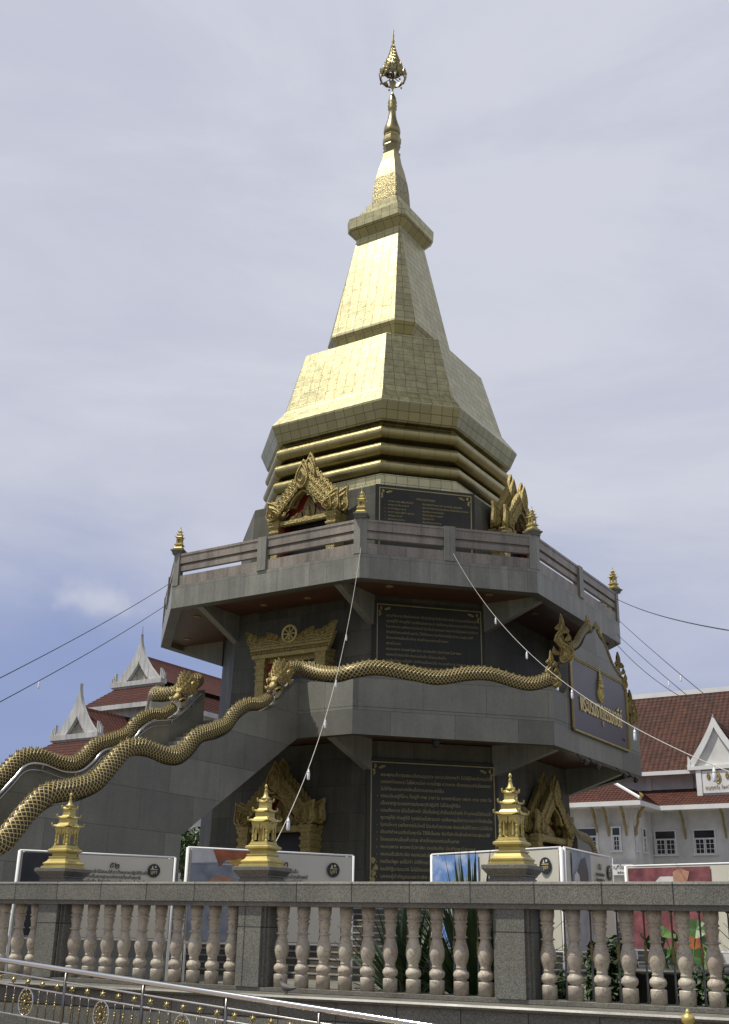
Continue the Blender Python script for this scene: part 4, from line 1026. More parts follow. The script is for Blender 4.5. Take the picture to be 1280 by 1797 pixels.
# ------------------------------------------------------------------ exhibition banners
GBN = 'vinyl exhibition banners behind the balustrade'
def banner(p, q, label, art, num, lines, zt=2.55, zb=1.42, emblem=.87, numx=.55):
    p = Vector((*p, 0)); q = Vector((*q, 0)); d = (q-p); w = d.length; d.normalize(); a = math.atan2(d.y, d.x)
    e = empty('exhibition_banner', (p.x, p.y, FL), label, 'banner', GBN, a)
    def bp_(mb, nm, mat, parent=e): return fix_normals(mb.build(nm, mat, parent, True))
    Z = -FL; mb = MB(T(0, 0, Z))
    # slightly slack vinyl sheet
    A, B = [], []
    nx, nz = 30, 8
    mb.smooth = True
    for j in range(nz+1):
        for i_ in range(nx+1):
            x = .03+(w-.06)*i_/nx; z = lerp(zb, zt-.02, j/nz); yy = .01*math.sin(i_*.9+j*.6)*math.sin(math.pi*j/nz)
            A.append((x, yy-.012, z)); B.append((x, yy+.012, z))
    ia = mb.pts(A); ib = mb.pts(B)
    for j in range(nz):
        for i_ in range(nx):
            k = j*(nx+1)+i_; mb.face([ia+k, ia+k+1, ia+k+nx+2, ia+k+nx+1]); mb.face([ib+k, ib+k+nx+1, ib+k+nx+2, ib+k+1])
    sh = mb.build('sheet', 'vinyl_cream', e, True)
    mb = MB(T(0, 0, Z)); mb.smooth = True
    for x in (0, w): mb.tube([(x, 0, FL), (x, 0, zt)], .022, 8)
    for x in (.07, w-.07): mb.tube([(x, .05, FL), (x, .05, zt-.01)], .014, 8)
    mb.tube([(0, 0, zt), (w, 0, zt)], .014, 8); mb.tube([(0, 0, zb-.02), (w, 0, zb-.02)], .014, 8); bp_(mb, 'frame', 'white_paint')
    y0 = -.028
    def flat(nm, poly, mat, lay=0):
        if lay and nm not in ('orange_cloth', 'printed_pagoda'): poly = [(x, .56+.44*z) for x, z in poly]
        if nm == 'printed_pagoda': poly = [(x, .60+.40*z) for x, z in poly]
        mb = MB(T(0, 0, Z)); mb.prism([(x*w, lerp(zb, zt, z)) for x, z in poly], lambda u_, v_, d_: (u_, d_, v_), y0-.003*lay-.002, y0-.003*lay); return bp_(mb, nm, mat)
    for nm, poly, mat, lay in art: flat(nm, poly, mat, lay)
    mb = MB(T(0, 0, Z)); cx = w*emblem; cz = zt-.20
    if num:
        mb.prism([(cx+.095*math.cos(k*math.pi/16), cz+.095*math.sin(k*math.pi/16)) for k in range(32)], lambda u_, v_, d_: (u_, d_, v_), y0-.004, y0); em = bp_(mb, 'emblem', 'print_dark')
        mb = MB(T(0, 0, Z)); mb.prism([(cx+.022+.015*math.cos(k*math.pi/8), cz+.054+.015*math.sin(k*math.pi/8)) for k in range(16)], lambda u_, v_, d_: (u_, d_, v_), y0-.007, y0-.004); fix_normals(mb.build('moon', 'print_white', em, True))
        mb = MB(T(0, 0, Z)); mb.prism([(cx-.04, cz+.025), (cx-.008, cz+.025), (cx-.024, cz+.07)], lambda u_, v_, d_: (u_, d_, v_), y0-.007, y0-.004); mb.box(cx-.055, cx+.055, y0-.007, y0-.004, cz+.012, cz+.02)
        fix_normals(mb.build('small_pagoda', 'gold_letter', em, True))
        tm = text_mesh('lettering', 'บูชา', .065, 'gold_letter', T(cx, y0-.006, Z+cz-.04), em, True, 'CENTER', .001)
        text_mesh('number', num, .13, 'ink', T(w*numx, y0-.003, Z+zt-.19), e, True, 'CENTER', .001, .002)
        for k, s_ in enumerate(lines): text_mesh('lettering', s_, .060, 'ink', T(w*numx, y0-.003, Z+zt-.26-k*.068), e, True, 'CENTER', .001, .001)
    return e
banner((7.86, -22.93), (9.01, -20.96), 'cream exhibition banner with a dark photograph at one end, next to the stair wall',
  [('dark_photo', [(.02, .01), (.36, .01), (.36, .98), (.02, .98)], 'print_dark', 0), ('pale_figure', [(.24, .01), (.34, .01), (.33, .3), (.28, .38), (.25, .3)], 'print_grey', 1)],
  '๕๒', ['พระพุทธเจ้าได้สอนให้เราทั้งหลายปฏิบัติในศีล', 'ซึ่งเป็นรากฐานแห่งการที่จะทำสมาธิ', 'เมื่อมีสมาธิแล้ว ก็เกิดปัญญา คือ ความรู้จริงเห็นจริง', 'ความสงบสุข ก็จะตามมา'], emblem=.86, numx=.60)
banner((10.74, -22.70), (11.96, -20.64), 'cream exhibition banner with an orange-draped photograph, before the lower portal',
  [('photo_backdrop', [(.02, .01), (.45, .01), (.45, .98), (.02, .98)], 'print_grey', 0), ('tent_roof', [(.02, .62), (.30, .60), (.14, .98), (.02, .98)], 'print_white', 1),
   ('tent_truss', [(.03, .58), (.30, .66), (.30, .70), (.03, .62)], 'print_steel', 2), ('orange_drape', [(.14, .97), (.45, .97), (.45, .55), (.36, .62), (.30, .78), (.22, .72), (.18, .55)], 'print_orange', 2),
   ('yellow_drape', [(.22, .70), (.30, .78), (.38, .60), (.40, .46), (.32, .44), (.28, .56)], 'print_yellow', 3),
   ('person_photo', [(.13, .01), (.27, .01), (.285, .12), (.27, .26), (.22, .34), (.17, .33), (.135, .24), (.125, .12)], 'print_skin', 2), ('pale_shoulder', [(.34, .01), (.45, .01), (.45, .36), (.38, .42), (.36, .3)], 'print_white', 4)],
  '๔๓', ['เมื่อมีเกิดขึ้นมาแล้ว', 'ก็ดับตายไป ตกอยู่ในไตรลักษณ์', 'อนิจจัง ความเป็นของไม่เที่ยง', 'ทุกขัง ความแปรปรวนและเป็นทุกข์', 'อนัตตา ความไม่ใช่ตัวตน'], emblem=.87, numx=.56)
banner((13.17, -20.58), (15.35, -21.40), 'exhibition banner whose blue sky picture shows the pagoda, behind the spiky plant',
  [('sky_photo', [(.02, .01), (.40, .01), (.40, .98), (.02, .98)], 'print_sky', 0), ('printed_pagoda', [(.14, .01), (.36, .01), (.33, .2), (.285, .36), (.27, .62), (.255, .8), (.25, .96), (.245, .8), (.23, .62), (.215, .36), (.17, .2)], 'print_steel', 1),
   ('printed_base', [(.12, .01), (.38, .01), (.35, .14), (.15, .14)], 'gold_letter', 2)], '๕๑', ['ผู้ใดประพฤติธรรม', 'ย่อมอยู่เป็นสุข', 'ทั้งในโลกนี้และโลกหน้า'], emblem=.90, numx=.62)
banner((15.37, -21.36), (15.23, -19.40), 'exhibition banner turned edge-on with a grey photograph, joined to the pagoda-picture banner',
  [('grey_photo', [(.10, .01), (.48, .01), (.48, .98), (.10, .98)], 'print_grey', 0), ('dark_figure', [(.2, .01), (.42, .01), (.42, .5), (.36, .86), (.28, .8), (.2, .5)], 'print_dark', 1), ('pale_figure', [(.12, .01), (.24, .01), (.23, .4), (.18, .5), (.13, .4)], 'print_white', 2)],
  '๕๔', ['ธรรมะย่อมรักษา', 'ผู้ประพฤติธรรม'], emblem=.9, numx=.68)
banner((14.76, -17.52), (17.35, -18.14), 'exhibition banner with a pink draped photograph, in front of the white hall',
  [('draped_photo', [(.02, .01), (.52, .01), (.52, .97), (.02, .97)], 'print_pink', 0), ('pale_bowl', [(.18, .3), (.34, .3), (.34, .5), (.30, .68), (.22, .68), (.18, .5)], 'print_white', 1), ('pale_flower', [(.30, .55), (.38, .5), (.40, .8), (.34, .9), (.30, .8)], 'print_skin', 2),
   ('orange_cloth', [(.30, .01), (.50, .01), (.48, .28), (.38, .36), (.32, .25)], 'print_orange', 2)], 'ญฺ๕', ['ความสุขใดเล่า', 'จะเท่าความสงบ'], emblem=.93, numx=.68)

# ------------------------------------------------------------------ plants between balustrade and pagoda
def spiky(c, n, h, label, seed, spread=1.):
    rnd = random.Random(seed); e = empty('yucca_plant', c, label, 'plant')
    mb = MB(); mb.lathe([(.06, 0), (.07, .2), (.05, .45)], 8, c); part(mb, 'trunk', 'bark', e)
    mb = MB()
    for k in range(n):
        a = rnd.random()*6.283; el_ = R(lerp(15, 86, rnd.random()**.8)); L = h*rnd.uniform(.7, 1.05)*(.75+.25*math.sin(el_)); w = rnd.uniform(.022, .034)
        d = Vector((math.cos(a)*math.cos(el_), math.sin(a)*math.cos(el_), math.sin(el_))); sd = Vector((-math.sin(a), math.cos(a), 0)); b0_ = Vector(c)+Vector((0, 0, .3))
        pts = []
        for q in (0, .25, .55, .8, 1.):
            p = b0_+d*L*q*spread+Vector((0, 0, -.18*L*q*q*math.cos(el_))); ww = w*(1.0, 1.35, 1.1, .6, .03)[int(round(q*4))] if q else w*.7
            pts.append((p-sd*ww, p+Vector((0, 0, -.006)), p+sd*ww))
        ix = [mb.pts([tuple(v) for v in r]) for r in pts]
        for i1, i2 in zip(ix, ix[1:]): mb.face([i1, i1+1, i2+1, i2]); mb.face([i1+1, i1+2, i2+2, i2+1])
    mb.build('leaves', 'foliage_spiky', e).location = (-e.location[0], -e.location[1], -e.location[2])
    return e
spiky(tuple(fpt(.40, 2.0, FL)), 230, 1.75, 'large spiky yucca with dark blades crossing the pagoda-picture banner', 3)
spiky(tuple(fpt(-.45, 2.1, FL)), 190, 1.35, 'smaller spiky yucca low behind the balusters, near the stone steps', 5)
spiky(tuple(fpt(3.75, 2.4, FL)), 60, 1.7, 'thin-bladed yucca at the picture edge before the pink banner', 9, 1.05)

def leafcloud(mb, c, r, n, size, rnd, flat=1.):
    for k in range(n):
        while True:
            v = Vector((rnd.uniform(-1, 1), rnd.uniform(-1, 1), rnd.uniform(-1, 1)))
            if .25 < v.length < 1: break
        p = Vector(c)+Vector((v.x*r[0], v.y*r[1], v.z*r[2])); s = size*rnd.uniform(.6, 1.3)
        nrm = (v.normalized()*.6+Vector((rnd.uniform(-1, 1), rnd.uniform(-1, 1), rnd.uniform(-.2, 1)))).normalized()
        a = nrm.orthogonal().normalized(); a = (Matrix.Rotation(rnd.random()*6.28, 3, nrm) @ a); b = nrm.cross(a)
        i = mb.pts([tuple(p-a*s), tuple(p-b*s*.42+nrm*s*.1), tuple(p+a*s), tuple(p+b*s*.42+nrm*s*.1)]); mb.face([i, i+1, i+2, i+3])
def shrub(c, r, n, size, label, seed, mat='foliage_shrub'):
    rnd = random.Random(seed); e = empty('shrub', c, label, 'shrub'); mb = MB()
    for k in range(5):
        a = k*1.3; mb.tube([c, (c[0]+r[0]*.5*math.cos(a), c[1]+r[1]*.5*math.sin(a), c[2]+r[2]*1.2)], [.015, .006], 5)
    part(mb, 'stems', 'bark', e)
    mb = MB()
    for k in range(9):
        cc = (c[0]+r[0]*rnd.uniform(-.6, .6), c[1]+r[1]*rnd.uniform(-.6, .6), c[2]+r[2]*rnd.uniform(.5, 1.6)); leafcloud(mb, cc, (r[0]*.45, r[1]*.45, r[2]*.4), n//9, size, rnd)
    part(mb, 'leaves', mat, e)
shrub(tuple(fpt(2.15, 1.2, FL)), (.36, .3, .62), 3000, .04, 'dense dark shrub just past the near stupa post', 21)
shrub(tuple(fpt(3.25, 1.1, FL)), (.42, .3, .55), 3400, .04, 'low dark shrub right of the lotus basin', 22)
shrub(tuple(fpt(.95, 2.6, FL)), (.5, .4, .6), 3600, .045, 'dark bushy shrub crowding the base of the large yucca', 24)
shrub(tuple(fpt(4.0, 1.0, FL)), (.45, .3, .58), 3400, .04, 'low dark shrub at the far end past the lotus basin', 23)
# lotus basin
c = fpt(2.62, 1.75, FL); e = empty('lotus_basin', tuple(c), 'wide dark basin planted with round-leaved lotus', 'planter')
mb = MB(); mb.smooth = True; mb.lathe([(.42, 0), (.5, .1), (.62, .5), (.66, .78), (.70, .82), (.66, .86), (.6, .83), (.56, .7), (.05, .7)], 32, tuple(c)); part(mb, 'basin', 'pot_dark', e)
rnd = random.Random(4); ms = MB(); ml = MB()
for k in range(17):
    a = rnd.random()*6.28; rr = rnd.random()*.5; x0, y0 = c.x+rr*math.cos(a), c.y+rr*math.sin(a); h = rnd.uniform(.92, 1.22); x1, y1 = x0+rnd.uniform(-.2, .2), y0+rnd.uniform(-.2, .2)
    ms.tube([(x0, y0, c.z+.7), (x1, y1, c.z+h)], .006, 5)
    M = T(x1, y1, c.z+h) @ RX(rnd.uniform(-65, 65)) @ RY(rnd.uniform(-65, 65)); R_l = rnd.uniform(.07, .11); ml.M = M
    ring = [(R_l*math.cos(q*.524), R_l*math.sin(q*.524), .02+.012*math.sin(q*1.9)) for q in range(12)]; i = ml.pts([(0, 0, 0)]+ring)
    for q in range(12): ml.face([i, i+1+q, i+1+(q+1) % 12])
part(ms, 'stalks', 'leaf_yellowgreen', e); ml.M = Matrix(); part(ml, 'leaves', 'foliage_lotus', e)

def tree(c, h, r, crown_c, n, size, label, seed, mat='foliage_tree', kind='tree'):
    rnd = random.Random(seed); e = empty('broadleaf_tree', c, label, kind); mb = MB(); mb.smooth = True
    top = Vector(crown_c); c = Vector(c)
    mb.tube(smooth_path([c, c.lerp(top, .35)+Vector((.15, 0, 0)), c.lerp(top, .7), top], 4), [h*.03*(1-.06*i) for i in range(13)], 10)
    cl_ = []
    for k in range(16):
        v = Vector((rnd.uniform(-1, 1), rnd.uniform(-1, 1), rnd.uniform(-.8, 1))); v = v.normalized()*rnd.uniform(.45, .95); p = top+Vector((v.x*r[0], v.y*r[1], v.z*r[2])); cl_.append(p)
        b0_ = c.lerp(top, rnd.uniform(.5, .95)); mb.tube([b0_, b0_.lerp(p, .5)+Vector((0, 0, .1)), p], [h*.012, h*.008, h*.004], 6)
    part(mb, 'trunk', 'bark', e); mb = MB()
    for p in cl_+[top]: leafcloud(mb, p, (r[0]*.42, r[1]*.42, r[2]*.36), n//17, size, rnd)
    part(mb, 'crown', mat, e)
tree((-16.8, 10, FL), 6, (2.6, 2.6, 2.6), (-16.8, 10, 4.6), 9000, .13, 'green tree seen in the gap under the stairway', 31)
tree((-13.5, 13.5, FL), 6, (2.4, 2.4, 2.6), (-13.5, 13.5, 4.4), 7000, .13, 'green tree behind the pagoda beyond the stair gap', 32)

# ------------------------------------------------------------------ white hall on the far side
HE = empty('temple_hall', (6, 29, 0), 'white two-storey temple hall with brown tiled roofs beside the pagoda', 'building')
def hp(mb, nm, mat, parent=HE): return fix_normals(mb.build(nm, mat, parent) if parent is HE else mb.build(nm, mat, parent))
mb = MB(); mb.box(.06, 20, 29, 42, 0, 8.1); mb.box(-9, .05, 25.88, 42, 0, 8.1); hw_ = hp(mb, 'walls', 'white_wall')
mb = MB(); mb.box(-9, 20, 31, 38, 8.1, 10.35)
for x in (-7.3, -3.6, -.6, 1.85, 5.5, 8.5): mb.box(x-.16, x+.16, 30.9, 31.0, 9.2, 10.3)
hp(mb, 'upper_wall', 'white_wall')
# lower roof: stepped courses
def courses(mb, ea, eb, ta, tb, n):
    ea, eb, ta, tb = map(Vector, (ea, eb, ta, tb))
    for k in range(n):
        a0, b0_ = ea.lerp(ta, k/n), eb.lerp(tb, k/n); a1, b1 = ea.lerp(ta, (k+1)/n), eb.lerp(tb, (k+1)/n); up = Vector((0, 0, .045))
        i = mb.pts([tuple(a0+up), tuple(b0_+up), tuple(b1), tuple(a1), tuple(a0-up*.2), tuple(b0_-up*.2)])
        mb.face([i, i+1, i+2, i+3]); mb.face([i+4, i+5, i+1, i])
mb = MB()
courses(mb, (.92, 27.8, 8.27), (20, 27.8, 8.27), (-1.2, 31, 9.5), (20, 31, 9.5), 9)
courses(mb, (-9, 24.68, 8.27), (.92, 24.68, 8.27), (-9, 27.0, 9.5), (-1.35, 27.0, 9.5), 9)
courses(mb, (.92, 24.68, 8.27), (.92, 29.6, 8.27), (-1.35, 27.0, 9.5), (-1.35, 31.0, 9.5), 9)
mb.box(-9, -1.35, 27.0, 31.0, 9.42, 9.49)
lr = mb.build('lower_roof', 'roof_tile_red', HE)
mb = MB(); mb.tube([(.95, 24.65, 8.36), (-1.35, 27.0, 9.56)], .09, 6); mb.tube([(-9, 27.0, 9.56), (-1.35, 27.0, 9.56)], .07, 6); hp(mb, 'hip_ridge', 'white_paint')
mb = MB(); mb.box(.93, 20, 27.76, 27.9, 8.02, 8.26); mb.box(-9, .93, 24.64, 24.78, 8.02, 8.26); mb.box(.80, .93, 24.785, 27.755, 8.02, 8.26); mb.box(.93, 20, 27.9, 29.2, 8.03, 8.07); mb.box(-9, .8, 24.78, 29, 8.03, 8.07); hp(mb, 'fascia', 'white_paint')
mb = MB(); mb.leaf(T(.95, 24.66, 8.36), .2, .3, .06, .3); hp(mb, 'eave_ornament', 'gold_paint')
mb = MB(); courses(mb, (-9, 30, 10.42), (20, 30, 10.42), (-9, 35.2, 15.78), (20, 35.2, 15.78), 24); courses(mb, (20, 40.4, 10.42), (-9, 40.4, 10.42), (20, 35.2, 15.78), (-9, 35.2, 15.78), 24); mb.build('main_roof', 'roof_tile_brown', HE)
mb = MB(); mb.box(-9, 20, 35.05, 35.35, 15.7, 16.0); hp(mb, 'roof_ridge', 'white_paint')
mb = MB(); mb.box(-9, 20, 29.95, 30.1, 10.2, 10.42); mb.box(-9, 20, 30.1, 31.0, 10.24, 10.32); hp(mb, 'upper_fascia', 'white_paint')
def hwin(x0, x1, y, z0, z1, nx, side=False):
    M = Matrix() if not side else T(x0, y, 0) @ RZ(90) @ T(-x0, -y, 0)
    mb = MB(M); fr_ = .07
    mb.box(x0-fr_-.04, x1+fr_+.04, y-.10, y-.003, z1, z1+fr_); mb.box(x0-fr_-.08, x1+fr_+.08, y-.14, y-.003, z0-fr_, z0)
    mb.box(x0-fr_, x0, y-.08, y-.003, z0, z1); mb.box(x1, x1+fr_, y-.08, y-.003, z0, z1); w = hp(mb, 'window', 'white_paint')
    mb = MB(M); mb.box(x0, x1, y-.03, y-.004, z0, z1); fix_normals(mb.build('glass', 'window_glass', w))
    mb = MB(M); zt_ = z0+(z1-z0)*.66
    for k in range(nx):
        a = lerp(x0, x1, k/nx)+.015; b = lerp(x0, x1, (k+1)/nx)-.015
        mb.box(a, a+.05, y-.07, y-.032, z0, zt_); mb.box(b-.05, b, y-.07, y-.032, z0, zt_); mb.box(a+.05, b-.05, y-.07, y-.032, z0, z0+.05); mb.box(a+.05, b-.05, y-.07, y-.032, zt_-.05, zt_)
        mx = (a+b)/2; mb.box(mx-.012, mx+.012, y-.06, y-.033, z0+.05, zt_-.05)
        for j in (1, 2): zz = lerp(z0, zt_, j/3); mb.box(a+.05, b-.05, y-.058, y-.034, zz-.012, zz+.012)
    mb.box(x0, x1, y-.06, y-.035, zt_, zt_+.03)
    fix_normals(mb.build('sash', 'white_paint', w))
for x0, x1, n in ((.22, 1.32, 2), (2.38, 3.48, 2), (4.6, 5.7, 2), (7, 8.1, 2)): hwin(x0, x1, 29, 5.76, 7.0, n)
for x0, x1, n in ((-3.1, -2.02, 2), (-1.12, -.72, 1), (-5.2, -4.1, 2)): hwin(x0, x1, 25.88, 5.8, 6.98, n)
hwin(.06, .5, 27.2, 5.8, 7.0, 1, True); hwin(.06, .28, 26.1, 5.8, 7.0, 1, True)
# gilded eave brackets
for x, y, a in ((-2.0, 25.86, 0), (-1.35, 25.86, 0), (-.35, 25.84, 0), (.12, 26.0, 60), (1.9, 28.98, 0), (4.1, 28.98, 0), (6.3, 28.98, 0), (-3.6, 25.86, 0)):
    mb = MB(T(x, y, 0) @ RZ(a)); 
    pl = [(0, 6.55), (-.10, 6.9), (-.30, 7.25), (-.28, 7.45), (-.42, 7.5), (-.5, 7.75), (-.85, 8.02), (-.62, 8.02), (-.36, 7.82), (-.2, 7.55), (-.14, 7.2), (-.02, 7.0)]
    mb.prism(pl, lambda u_, v_, d_: (d_, u_, v_), -.05, .05); hp(mb, 'eave_bracket', 'gold_dull')
# dormer gable with emblem board
mb = MB(); cx = 3.87; yf = 29.3
mb.box(2.65, 5.09, yf+.06, 31.5, 8.6, 10.25); mb.prism([(2.5, 10.4), (5.24, 10.4), (cx, 12.6)], lambda u_, v_, d_: (u_, d_, v_), yf+.12, 34); dm = hp(mb, 'dormer', 'white_wall')
def barge(cx, y, zb, zt, hw, th, y1, n=14, ex=1.25):
    L = []
    for k in range(n+1):
        q = k/n; L.append((hw*(1-q)**ex, lerp(zb, zt, q)))
    Li = [(max(0.0, x-th*(1-.3*k/n)) if k < n-1 else 0, z-(th*.3 if k < n-1 else th*1.3)) for k, (x, z) in enumerate(L)]
    out = []
    for sg in (-1, 1):
        out.append([(cx+sg*x, z) for x, z in L]+[(cx+sg*x, z) for x, z in Li[::-1]])
    return out
mb = MB()
for pl in barge(cx, yf, 10.5, 13.3, 1.68, .34, yf): mb.prism(pl, lambda u_, v_, d_: (u_, d_, v_), yf-.06, yf+.08)
for sg in (-1, 1): mb.prism([(cx+sg*1.66, 10.3), (cx+sg*1.45, 10.3), (cx+sg*1.45, 10.8), (cx+sg*1.58, 11.05), (cx+sg*1.60, 10.75)], lambda u_, v_, d_: (u_, d_, v_), yf-.09, yf+.09)
mb.box(2.25, 5.5, yf-.1, yf+.3, 10.28, 10.49); fix_normals(mb.build('bargeboard', 'white_paint', dm))
mb = MB(); courses(mb, (2.1, 29.4, 10.35), (2.1, 34, 10.35), (cx, 29.4, 13.1), (cx, 34, 13.1), 10); courses(mb, (5.64, 34, 10.35), (5.64, 29.4, 10.35), (cx, 34, 13.1), (cx, 29.4, 13.1), 10); mb.build('dormer_roof', 'roof_tile_brown', dm)
mb = MB(); mb.box(3.0, 4.74, yf-.02, yf+.05, 9.0, 10.2); mb.box(2.66, 2.95, yf-.04, yf+.05, 8.75, 10.28); bd = fix_normals(mb.build('emblem_board', 'white_paint', dm))
mb = MB(); mb.leaf(T(3.86, yf-.03, 9.5), .34, .72, .04, 0); mb.leaf(T(3.35, yf-.03, 9.72), .2, .42, .04, 0); mb.leaf(T(4.38, yf-.03, 9.72), .2, .42, .04, 0); fix_normals(mb.build('emblem', 'gold_dull', bd))
text_mesh('lettering', 'อนุตฺตโร โลกวิทู ส', .25, 'gold_dull', T(3.12, yf-.04, 9.22), bd, align='LEFT', ext=.005)
# low outbuilding roof and an arrow signboard
e = empty('arrow_signboard', (-.9, 25.6, 4.6), 'white arrow-shaped signboard with dark writing on the hall wall', 'sign')
mb = MB(); mb.prism([(-2.3, 4.55), (-.05, 4.55), (.22, 4.82), (-.05, 5.1), (-2.3, 5.1)], lambda u_, v_, d_: (u_, d_, v_), 25.62, 25.7); part(mb, 'board', 'white_paint', e)
text_mesh('lettering', 'อาคาร นนฺทิโย', .26, 'ink', T(-1.95, 25.61, 4.86), e, ext=.004); text_mesh('lettering', '๒๕๑๐', .2, 'ink', T(-.9, 25.61, 4.62), e, ext=.004)
e = empty('low_outbuilding', (-1, 22, 0), 'low outbuilding with an orange-red tiled roof in front of the hall', 'building')
mb = MB(); mb.box(-4, 2.4, 21, 24.5, 0, 3.1); part(mb, 'walls', 'white_wall', e); mb = MB(); courses(mb, (-4.3, 20.3, 3.1), (2.8, 20.3, 3.1), (-4.3, 22.6, 4.1), (2.8, 22.6, 4.1), 8); mb.build('roof', 'roof_tile_red', e).location = (1, -22, 0)

# leafy branch entering on the right-hand side: its tree stands just outside the picture
tree((18.1, -19.4, 0), 4.5, (.95, .95, 1.2), (18.0, -19.47, 4.45), 2600, .06, 'leafy tree whose bright branch tips reach in at the picture edge', 44, 'foliage_lotus')

# ------------------------------------------------------------------ tiered temple hall at the left
LH = empty('tiered_temple', (-36.5, 30, 0), 'far temple with stacked dark red roofs and white pointed gables', 'building')
def lp(mb, nm, mat, parent=LH):
    return fix_normals(mb.build(nm, mat, parent))
def thai_tier(cx, y, zb, zp, hw, ylen, skirt, drop):
    mb = MB()
    for pl in barge(cx, y, zb, zp, hw, .8, y, ex=1.9): mb.prism(pl, lambda u_, v_, d_: (u_, d_, v_), y-.12, y+.15)
    for sg in (-1, 1):
        for k in range(3): mb.box(cx+sg*(hw+.05+k*.16)-.05, cx+sg*(hw+.05+k*.16)+.05, y-.1, y+.1, zb-.1, zb+.75-.18*k)
    g = lp(mb, 'gable', 'white_aged')
    mb = MB(); mb.prism([(cx-hw+.5, zb), (cx+hw-.5, zb), (cx, zb+(zp-zb)*.62)], lambda u_, v_, d_: (u_, d_, v_), y+.25, y+.4)
    fix_normals(mb.build('tympanum', 'white_aged', g))
    mb = MB()
    for x_ in (-.55, 0, .55): mb.leaf(T(cx+x_, y+.22, zb+.05), .5, .9 if x_ == 0 else .6, .05, 0)
    fix_normals(mb.build('tympanum_relief', 'concrete_pale', g))
    mb = MB(); mb.box(cx-hw-.35, cx+hw+.25, y-.25, y+.4, zb-.35, zb-.002)
    mb.loft([[(cx-hw-.35, y-.2, zb-.33), (cx+hw+.25, y-.2, zb-.33), (cx+hw+.25, y+.3, zb-.33), (cx-hw-.35, y+.3, zb-.33)], [(cx-hw, y, zb-.6), (cx+hw, y, zb-.6), (cx+hw, y+.3, zb-.6), (cx-hw, y+.3, zb-.6)]]); fix_normals(mb.build('gable_beam', 'white_aged', g))
    mb = MB()
    for sg in (-1, 1):
        n = 12; pts = [(cx+sg*hw*(1-k/n)**1.15*1.0, lerp(zb, zp-1.5, k/n)-.12) for k in range(n)]+[(cx, zp-1.55)]
        for (xa, za), (xb, zb_) in zip(pts, pts[1:]):
            i = mb.pts([(xa, y+.15, za), (xa, y+ylen, za), (xb, y+ylen, zb_), (xb, y+.15, zb_)]); mb.face([i, i+1, i+2, i+3] if sg > 0 else [i+3, i+2, i+1, i])
    mb.build('upper_roof', 'roof_tile_far', LH)
    mb = MB(); z0 = zb-.45; z1 = z0-drop
    A = [(cx-hw, y-.02), (cx+hw, y-.02), (cx+hw, y+ylen), (cx-hw, y+ylen)]; B = [(cx-hw-skirt, y-skirt), (cx+hw+skirt, y-skirt), (cx+hw+skirt, y+ylen+skirt), (cx-hw-skirt, y+ylen+skirt)]
    for k in range(4):
        courses(mb, (*B[k], z1), (*B[(k+1) % 4], z1), (*A[k], z0), (*A[(k+1) % 4], z0), 9)
    mb.build('skirt_roof', 'roof_tile_far', LH)
    mb = MB(); x0, x1, y0, y1 = cx-hw-skirt, cx+hw+skirt, y-skirt, y+ylen+skirt
    mb.box(x0, x1, y0-.08, y0+.04, z1-.35, z1-.02); mb.box(x1-.12, x1, y0+.05, y1, z1-.35, z1-.02); mb.box(x0, x0+.12, y0+.05, y1, z1-.35, z1-.02); mb.box(x0+.7, x1-.7, y0+.7, y1-.7, z1-3.5, z1-.05); lp(mb, 'tier_wall', 'white_aged')
thai_tier(-36.95, 26, 18.45, 22.0, 2.2, 14, 1.7, 1.55)
thai_tier(-36.45, 20, 13.62, 17.1, 1.95, 8, 3.0, 2.2)
mb = MB(); mb.box(-43, -30, 19, 44, 0, 11.0); lp(mb, 'walls', 'white_wall')
mb = MB(); mb.tube([(-36.95, 26.05, 21.0), (-36.95, 26.0, 22.6)], [.03, .012], 6); lp(mb, 'lightning_rod', 'black_metal')

# ------------------------------------------------------------------ wires with bulbs
GW = 'festoon wires hung from the balcony'
def ray(px, py, dist):
    a, b = px-640, py-898.5; cr_, sr_ = math.cos(ROLL), math.sin(ROLL); a, b = cr_*a+sr_*b, -sr_*a+cr_*b
    x, u_ = a/FPX, -b/FPX; c, s_ = math.cos(PITCH), math.sin(PITCH); y, z = c-u_*s_, s_+u_*c
    d = Vector((rgt.x*x+fwd.x*y, rgt.y*x+fwd.y*y, z)); return CAM+d*dist
BULBS = []
def wire(p, q, sag, r, mat, label, bulbs=(), bscale=1.):
    p, q = Vector(p), Vector(q); P = []
    for k in range(33):
        t_ = k/32; v = p.lerp(q, t_); v.z -= sag*4*t_*(1-t_); P.append(v)
    mb = MB(); mb.smooth = True; mb.tube(P, r, 5); o = mb.build('hanging_wire', mat); tag(o, label, 'wire', GW)
    for t_, lb in bulbs:
        v = p.lerp(q, t_); v.z -= sag*4*t_*(1-t_); BULBS.append((v, lb))
wire((3.72, -7.66, 12.25), (13.44, -24.6, 2.27), 1.1, .0055, 'pale_wire', 'pale twisted wire dropping steeply from the balcony corner to the balustrade',
     [(.33, 'bulb on the steep pale wire level with the middle doorway'), (.49, 'bulb on the steep pale wire in front of the terrace naga'), (.62, 'bulb on the steep pale wire before the terrace wall'), (.77, 'bulb on the steep pale wire below the terrace edge'), (.90, 'lowest bulb on the steep pale wire, above the lower portal')])
wire((5.8, -5.72, 12.3), (18.5, -23.52, 2.78), .95, .0055, 'pale_wire', 'pale wire running from the balcony over the sign and past the hall',
     [(.317, 'bulb on the long pale wire before the shaded middle tablet'), (.472, 'bulb on the long pale wire left of the flame finial'), (.633, 'bulb on the long pale wire at the corner of the sign frame'), (.784, 'bulb on the long pale wire at the outer corner of the terrace'), (.91, 'bulb on the long pale wire before the dormer gable')])
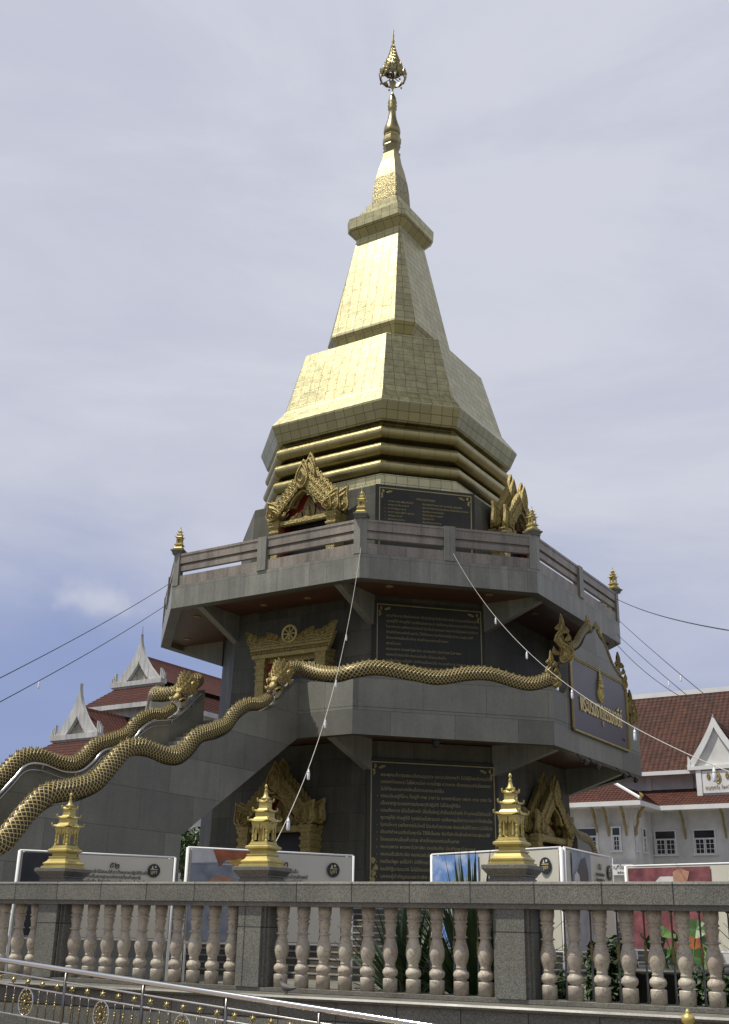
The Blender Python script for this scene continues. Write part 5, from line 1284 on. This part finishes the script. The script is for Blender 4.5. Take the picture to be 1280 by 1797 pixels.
wire((7.65, 3.5, 12.95), (15.8, -14.3, 6.75), .12, .012, 'black_wire', 'highest black wire leaving the balcony across blue sky')
wire((7.65, 3.3, 12.2), (15.64, -13.79, 5.25), .05, .009, 'black_wire', 'black wire from the balcony to the lower edge of the sky', [(.70, 'small bulb on the upper of the black wires before the sky')])
wire((7.65, 3.2, 11.6), (15.66, -13.63, 4.92), .05, .009, 'black_wire', 'black wire crossing just above the hall roof ridge', [(.59, 'small bulb on the second black wire before the sky')])
wire((7.6, 3.0, 11.3), (11.96, -4.54, 7.64), .15, .010, 'black_wire', 'lowest black wire running to the hall roof')
wire((-3.75, -7.68, 12.2), (4.4, -21.05, 5.59), .08, .010, 'black_wire', 'upper black wire running from the balcony out of the picture beside the far temple')
wire((-3.75, -7.68, 11.5), (4.32, -20.92, 5.18), .08, .010, 'black_wire', 'lower black wire running out of the picture beside the far temple', [(.82, 'small bulb on the lower wire over the far temple')])
bl = None
for v, lb in BULBS:
    if bl is None:
        bl = empty('light_bulb', tuple(v), lb, 'bulb', 'bulbs on the festoon wires')
        mb = MB(); mb.smooth = True; mb.lathe([(.004, 0), (.004, -.03), (.014, -.034), (.016, -.06), (.021, -.063), (.021, -.075)], 10); mb.build('socket', 'white_paint', bl, True)
        mb = MB(); mb.smooth = True; mb.lathe([(.018, -.075), (.021, -.085), (.021, -.16), (.016, -.172), (.004, -.176)], 10); mb.build('lamp_glass', 'white_plastic', bl, True); o = bl
    else: o = copy_tree(bl); o.location = v; o['label'] = lb

# ------------------------------------------------------------------ small fittings
e = empty('dome_camera', (4.72, -4.86, 6.9), 'small dark dome security camera under the terrace ceiling', 'camera')
mb = MB(); mb.smooth = True; mb.lathe([(.13, 0), (.13, -.1), (.11, -.12), (.1, -.2), (.06, -.26), (.01, -.28)], 14, (4.72, -4.86, 6.93)); part(mb, 'housing', 'black_metal', e)
for i, (y, lb) in enumerate(((-1.9, 'black spotlight under the sign wall nearest the stairs'), (-.9, 'second black spotlight under the sign wall'), (1.5, 'third black spotlight under the sign wall'), (2.6, 'black spotlight under the sign wall nearest the hall'))):
    e = empty('spotlight', (8.0, y, 6.66), lb, 'spotlight', 'spotlights under the sign wall')
    mb = MB(); mb.tube([(7.95, y, 6.68), (8.1, y, 6.5), (8.22, y, 6.42)], .018, 6); part(mb, 'arm', 'black_metal', e)
    mb = MB(T(8.22, y, 6.42) @ RY(35)); mb.smooth = True; mb.lathe([(.05, -.1), (.07, -.05), (.09, .08), (.08, .085)], 12); part(mb, 'lamp_head', 'black_metal', e)
